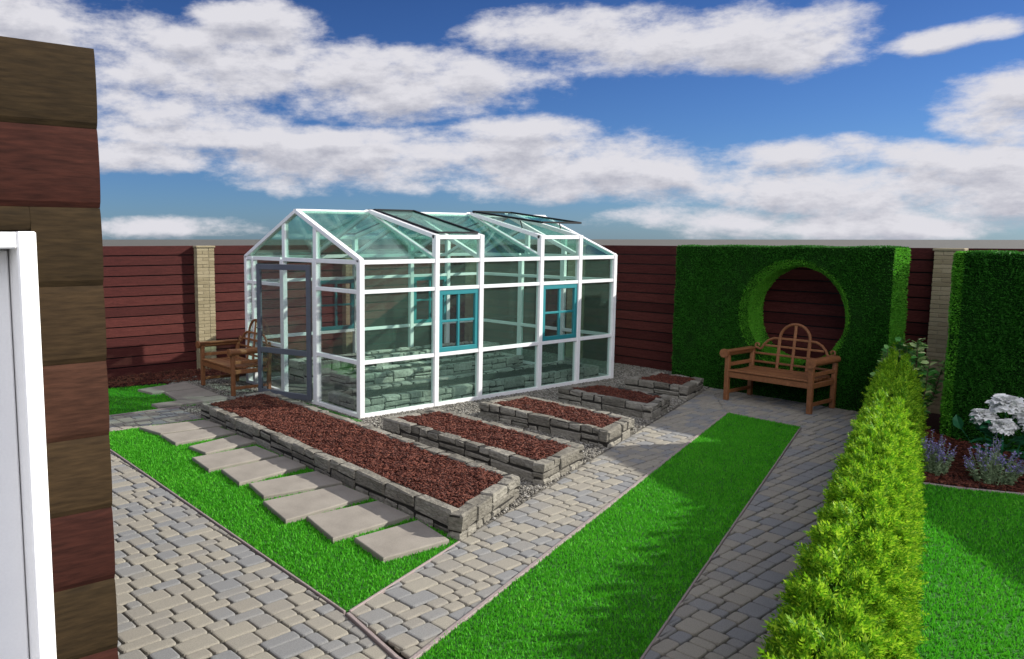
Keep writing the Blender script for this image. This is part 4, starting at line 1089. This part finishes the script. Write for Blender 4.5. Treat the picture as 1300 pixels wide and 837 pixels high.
# cloud field as a node group: density(az, el)
grp = bpy.data.node_groups.new('cloud_field', 'ShaderNodeTree')
grp.interface.new_socket('az', in_out='INPUT', socket_type='NodeSocketFloat'); grp.interface.new_socket('el', in_out='INPUT', socket_type='NodeSocketFloat')
grp.interface.new_socket('density', in_out='OUTPUT', socket_type='NodeSocketFloat')
gi = grp.nodes.new('NodeGroupInput'); go = grp.nodes.new('NodeGroupOutput')
def gm(op, a, b=None, c=None):
    n = grp.nodes.new('ShaderNodeMath'); n.operation = op
    for i, v in enumerate((a, b, c)):
        if v is None: continue
        if isinstance(v, (int, float)): n.inputs[i].default_value = v
        else: grp.links.new(v, n.inputs[i])
    return n.outputs[0]
cx_ = grp.nodes.new('ShaderNodeCombineXYZ'); grp.links.new(gm('MULTIPLY', gi.outputs[0], 1.0), cx_.inputs[0]); grp.links.new(gm('MULTIPLY', gi.outputs[1], 2.2), cx_.inputs[1])
def gnoise(scale, det, rough, off):
    n = grp.nodes.new('ShaderNodeTexNoise'); n.inputs['Scale'].default_value = scale; n.inputs['Detail'].default_value = det; n.inputs['Roughness'].default_value = rough
    ad = grp.nodes.new('ShaderNodeVectorMath'); ad.operation = 'ADD'; ad.inputs[1].default_value = off
    grp.links.new(cx_.outputs[0], ad.inputs[0]); grp.links.new(ad.outputs[0], n.inputs['Vector']); return n
n1 = gnoise(10, 14, .64, (3.1, 1.7, 0)); n2 = gnoise(5, 3, .5, (7.3, 2.2, 4)); n3 = gnoise(5, 3, .5, (1.3, 9.2, 8))
wa = gm('ADD', gi.outputs[0], gm('MULTIPLY', gm('SUBTRACT', n2.outputs['Fac'], .5), .07)); we = gm('ADD', gi.outputs[1], gm('MULTIPLY', gm('SUBTRACT', n3.outputs['Fac'], .5), .03))
def pxdir(px, py):
    """azimuth / elevation of a viewing direction, only used to lay out the cloud bank"""
    a = YAW - math.atan((px - CXP) / FPX)
    e = math.atan((303.7 - py) / FPX * math.cos(math.atan((px - CXP) / FPX)) * .985)
    return a, e
CL = [(40, 25, 150, 38), (180, 45, 110, 26), (320, 30, 80, 22), (300, 100, 200, 42), (430, 95, 200, 34), (560, 110, 140, 28), (230, 140, 160, 32), (180, 200, 130, 20),
      (420, 205, 180, 38), (620, 195, 200, 36), (760, 215, 130, 30), (900, 45, 170, 30), (720, 50, 150, 30), (960, 75, 130, 28), (850, 62, 190, 34),
      (1190, 48, 75, 18), (1290, 120, 120, 36), (1260, 165, 90, 26), (980, 240, 170, 36), (1120, 235, 200, 42), (1260, 250, 160, 44), (900, 275, 130, 20), (210, 290, 120, 15),
      (1080, 285, 260, 22), (40, 60, 120, 30), (260, 55, 150, 24), (500, 130, 180, 26), (330, 175, 220, 18), (700, 235, 170, 20), (860, 220, 140, 24), (1000, 205, 130, 22), (1180, 205, 150, 24), (640, 165, 120, 16), (1420, 90, 150, 60), (-150, 80, 250, 70), (500, -60, 260, 36), (1500, 230, 200, 50), (-300, 230, 200, 40), (1100, -90, 240, 40)]
dens = None
for (px, py, rx_, ry_) in CL:
    a0, e0 = pxdir(px, py); k = math.cos(math.atan((px - CXP) / FPX)); ra = rx_ / FPX * k * k; re = ry_ / FPX * k
    u = gm('MULTIPLY', gm('SUBTRACT', wa, a0), 1 / ra); v = gm('MULTIPLY', gm('SUBTRACT', we, e0), 1 / re)
    q = gm('SUBTRACT', 1.0, gm('ADD', gm('MULTIPLY', u, u), gm('MULTIPLY', v, v)))
    dens = q if dens is None else gm('SMOOTH_MAX', dens, q, .35)
# scattered clouds elsewhere in the sky
n4 = gnoise(2.6, 6, .6, (11, 5, 2)); els = gm('MULTIPLY', gm('SUBTRACT', n4.outputs['Fac'], .47), 8.0)
far = grp.nodes.new('ShaderNodeMapRange'); far.inputs[1].default_value = .36; far.inputs[2].default_value = .5; far.inputs[3].default_value = -3; far.inputs[4].default_value = 0
grp.links.new(gi.outputs[1], far.inputs[0])
els = gm('ADD', els, far.outputs[0]); dens = gm('MAXIMUM', gm('MAXIMUM', dens, -1.5), els)
dens = gm('ADD', dens, gm('MULTIPLY', gm('SUBTRACT', n1.outputs['Fac'], .5), 4.5))
grp.links.new(dens, go.inputs[0])
def field(a, e):
    n = N('ShaderNodeGroup'); n.node_tree = grp; Lk(a, n.inputs[0]); Lk(e, n.inputs[1]); return n.outputs[0]
d0 = field(az, el); d1 = field(az, mth('ADD', el, .016))
def mrange(v, a, b, c, d, smooth=True):
    n = N('ShaderNodeMapRange'); n.interpolation_type = 'SMOOTHSTEP' if smooth else 'LINEAR'
    for i, k in enumerate((a, b, c, d)): n.inputs[i + 1].default_value = k
    Lk(v, n.inputs[0]); return n.outputs[0]
alpha = mrange(d0, -.45, .95, 0, 1)
shade = mth('ADD', mth('SUBTRACT', 1.0, mth('MULTIPLY', mrange(d1, .2, 2.0, 0, 1), .40)), mth('MULTIPLY', mth('SUBTRACT', d0, d1), .13), clamp=True)
ccol = N('ShaderNodeMix'); ccol.data_type = 'RGBA'; ccol.inputs[6].default_value = (2.75, 2.8, 3.25, 1); ccol.inputs[7].default_value = (4.5, 4.45, 4.75, 1)
Lk(mrange(shade, .58, 1, 0, 1, False), ccol.inputs[0])
# clear sky: nishita deepened towards the zenith
tint = N('ShaderNodeValToRGB'); cr = tint.color_ramp
cr.elements[0].position = 0; cr.elements[0].color = (.23, .37, .64, 1); cr.elements[1].position = 1; cr.elements[1].color = (.135, .225, .42, 1)
Lk(mrange(el, 0, .32, 0, 1, False), tint.inputs[0])
mul = N('ShaderNodeMix'); mul.data_type = 'RGBA'; mul.blend_type = 'MULTIPLY'; mul.inputs[0].default_value = 1
Lk(sky.outputs[0], mul.inputs[6]); Lk(tint.outputs[0], mul.inputs[7])
bd = Vector((-.62, -.70, .42)).normalized()                     # unseen bright cloud patch added as fill light, high left behind the viewer
dt = N('ShaderNodeVectorMath'); dt.operation = 'DOT_PRODUCT'; Lk(tc.outputs['Generated'], dt.inputs[0]); dt.inputs[1].default_value = bd
bright = mrange(mth('ADD', dt.outputs['Value'], mth('MULTIPLY', d0, .01)), .80, .95, 0, 1)
alpha = mth('MAXIMUM', alpha, bright)
hi = mth('ADD', mrange(el, .38, .75, 1, 1.7), mth('MULTIPLY', bright, 3.3))
csc = N('ShaderNodeVectorMath'); csc.operation = 'SCALE'; Lk(ccol.outputs[2], csc.inputs[0]); Lk(hi, csc.inputs['Scale'])
fin = N('ShaderNodeMix'); fin.data_type = 'RGBA'; Lk(alpha, fin.inputs[0]); Lk(mul.outputs[2], fin.inputs[6]); Lk(csc.outputs[0], fin.inputs[7])
Lk(fin.outputs[2], bg.inputs['Color']); Lk(bg.outputs[0], out.inputs['Surface'])

cam = bpy.data.cameras.new('camera'); co = bpy.data.objects.new('camera', cam); C.objects.link(co)
fw = Vector((math.cos(YAW) * math.cos(PITCH), math.sin(YAW) * math.cos(PITCH), -math.sin(PITCH))); rt = Vector((math.sin(YAW), -math.cos(YAW), 0)); up = rt.cross(fw)
co.matrix_world = Matrix(((rt.x, up.x, -fw.x, 0), (rt.y, up.y, -fw.y, 0), (rt.z, up.z, -fw.z, EYE), (0, 0, 0, 1)))
cam.sensor_fit = 'HORIZONTAL'; cam.sensor_width = 36; cam.lens = FPX / 1300 * 36; cam.shift_x = (650 - CXP) / 1300; cam.clip_start = .05; cam.clip_end = 5000
sc.camera = co
sc.view_settings.view_transform = 'Standard'; sc.view_settings.look = 'None'; sc.view_settings.gamma = 1; sc.view_settings.use_curve_mapping = False
sc.view_settings.exposure = 0.72
sc.cycles.transparent_max_bounces = 32
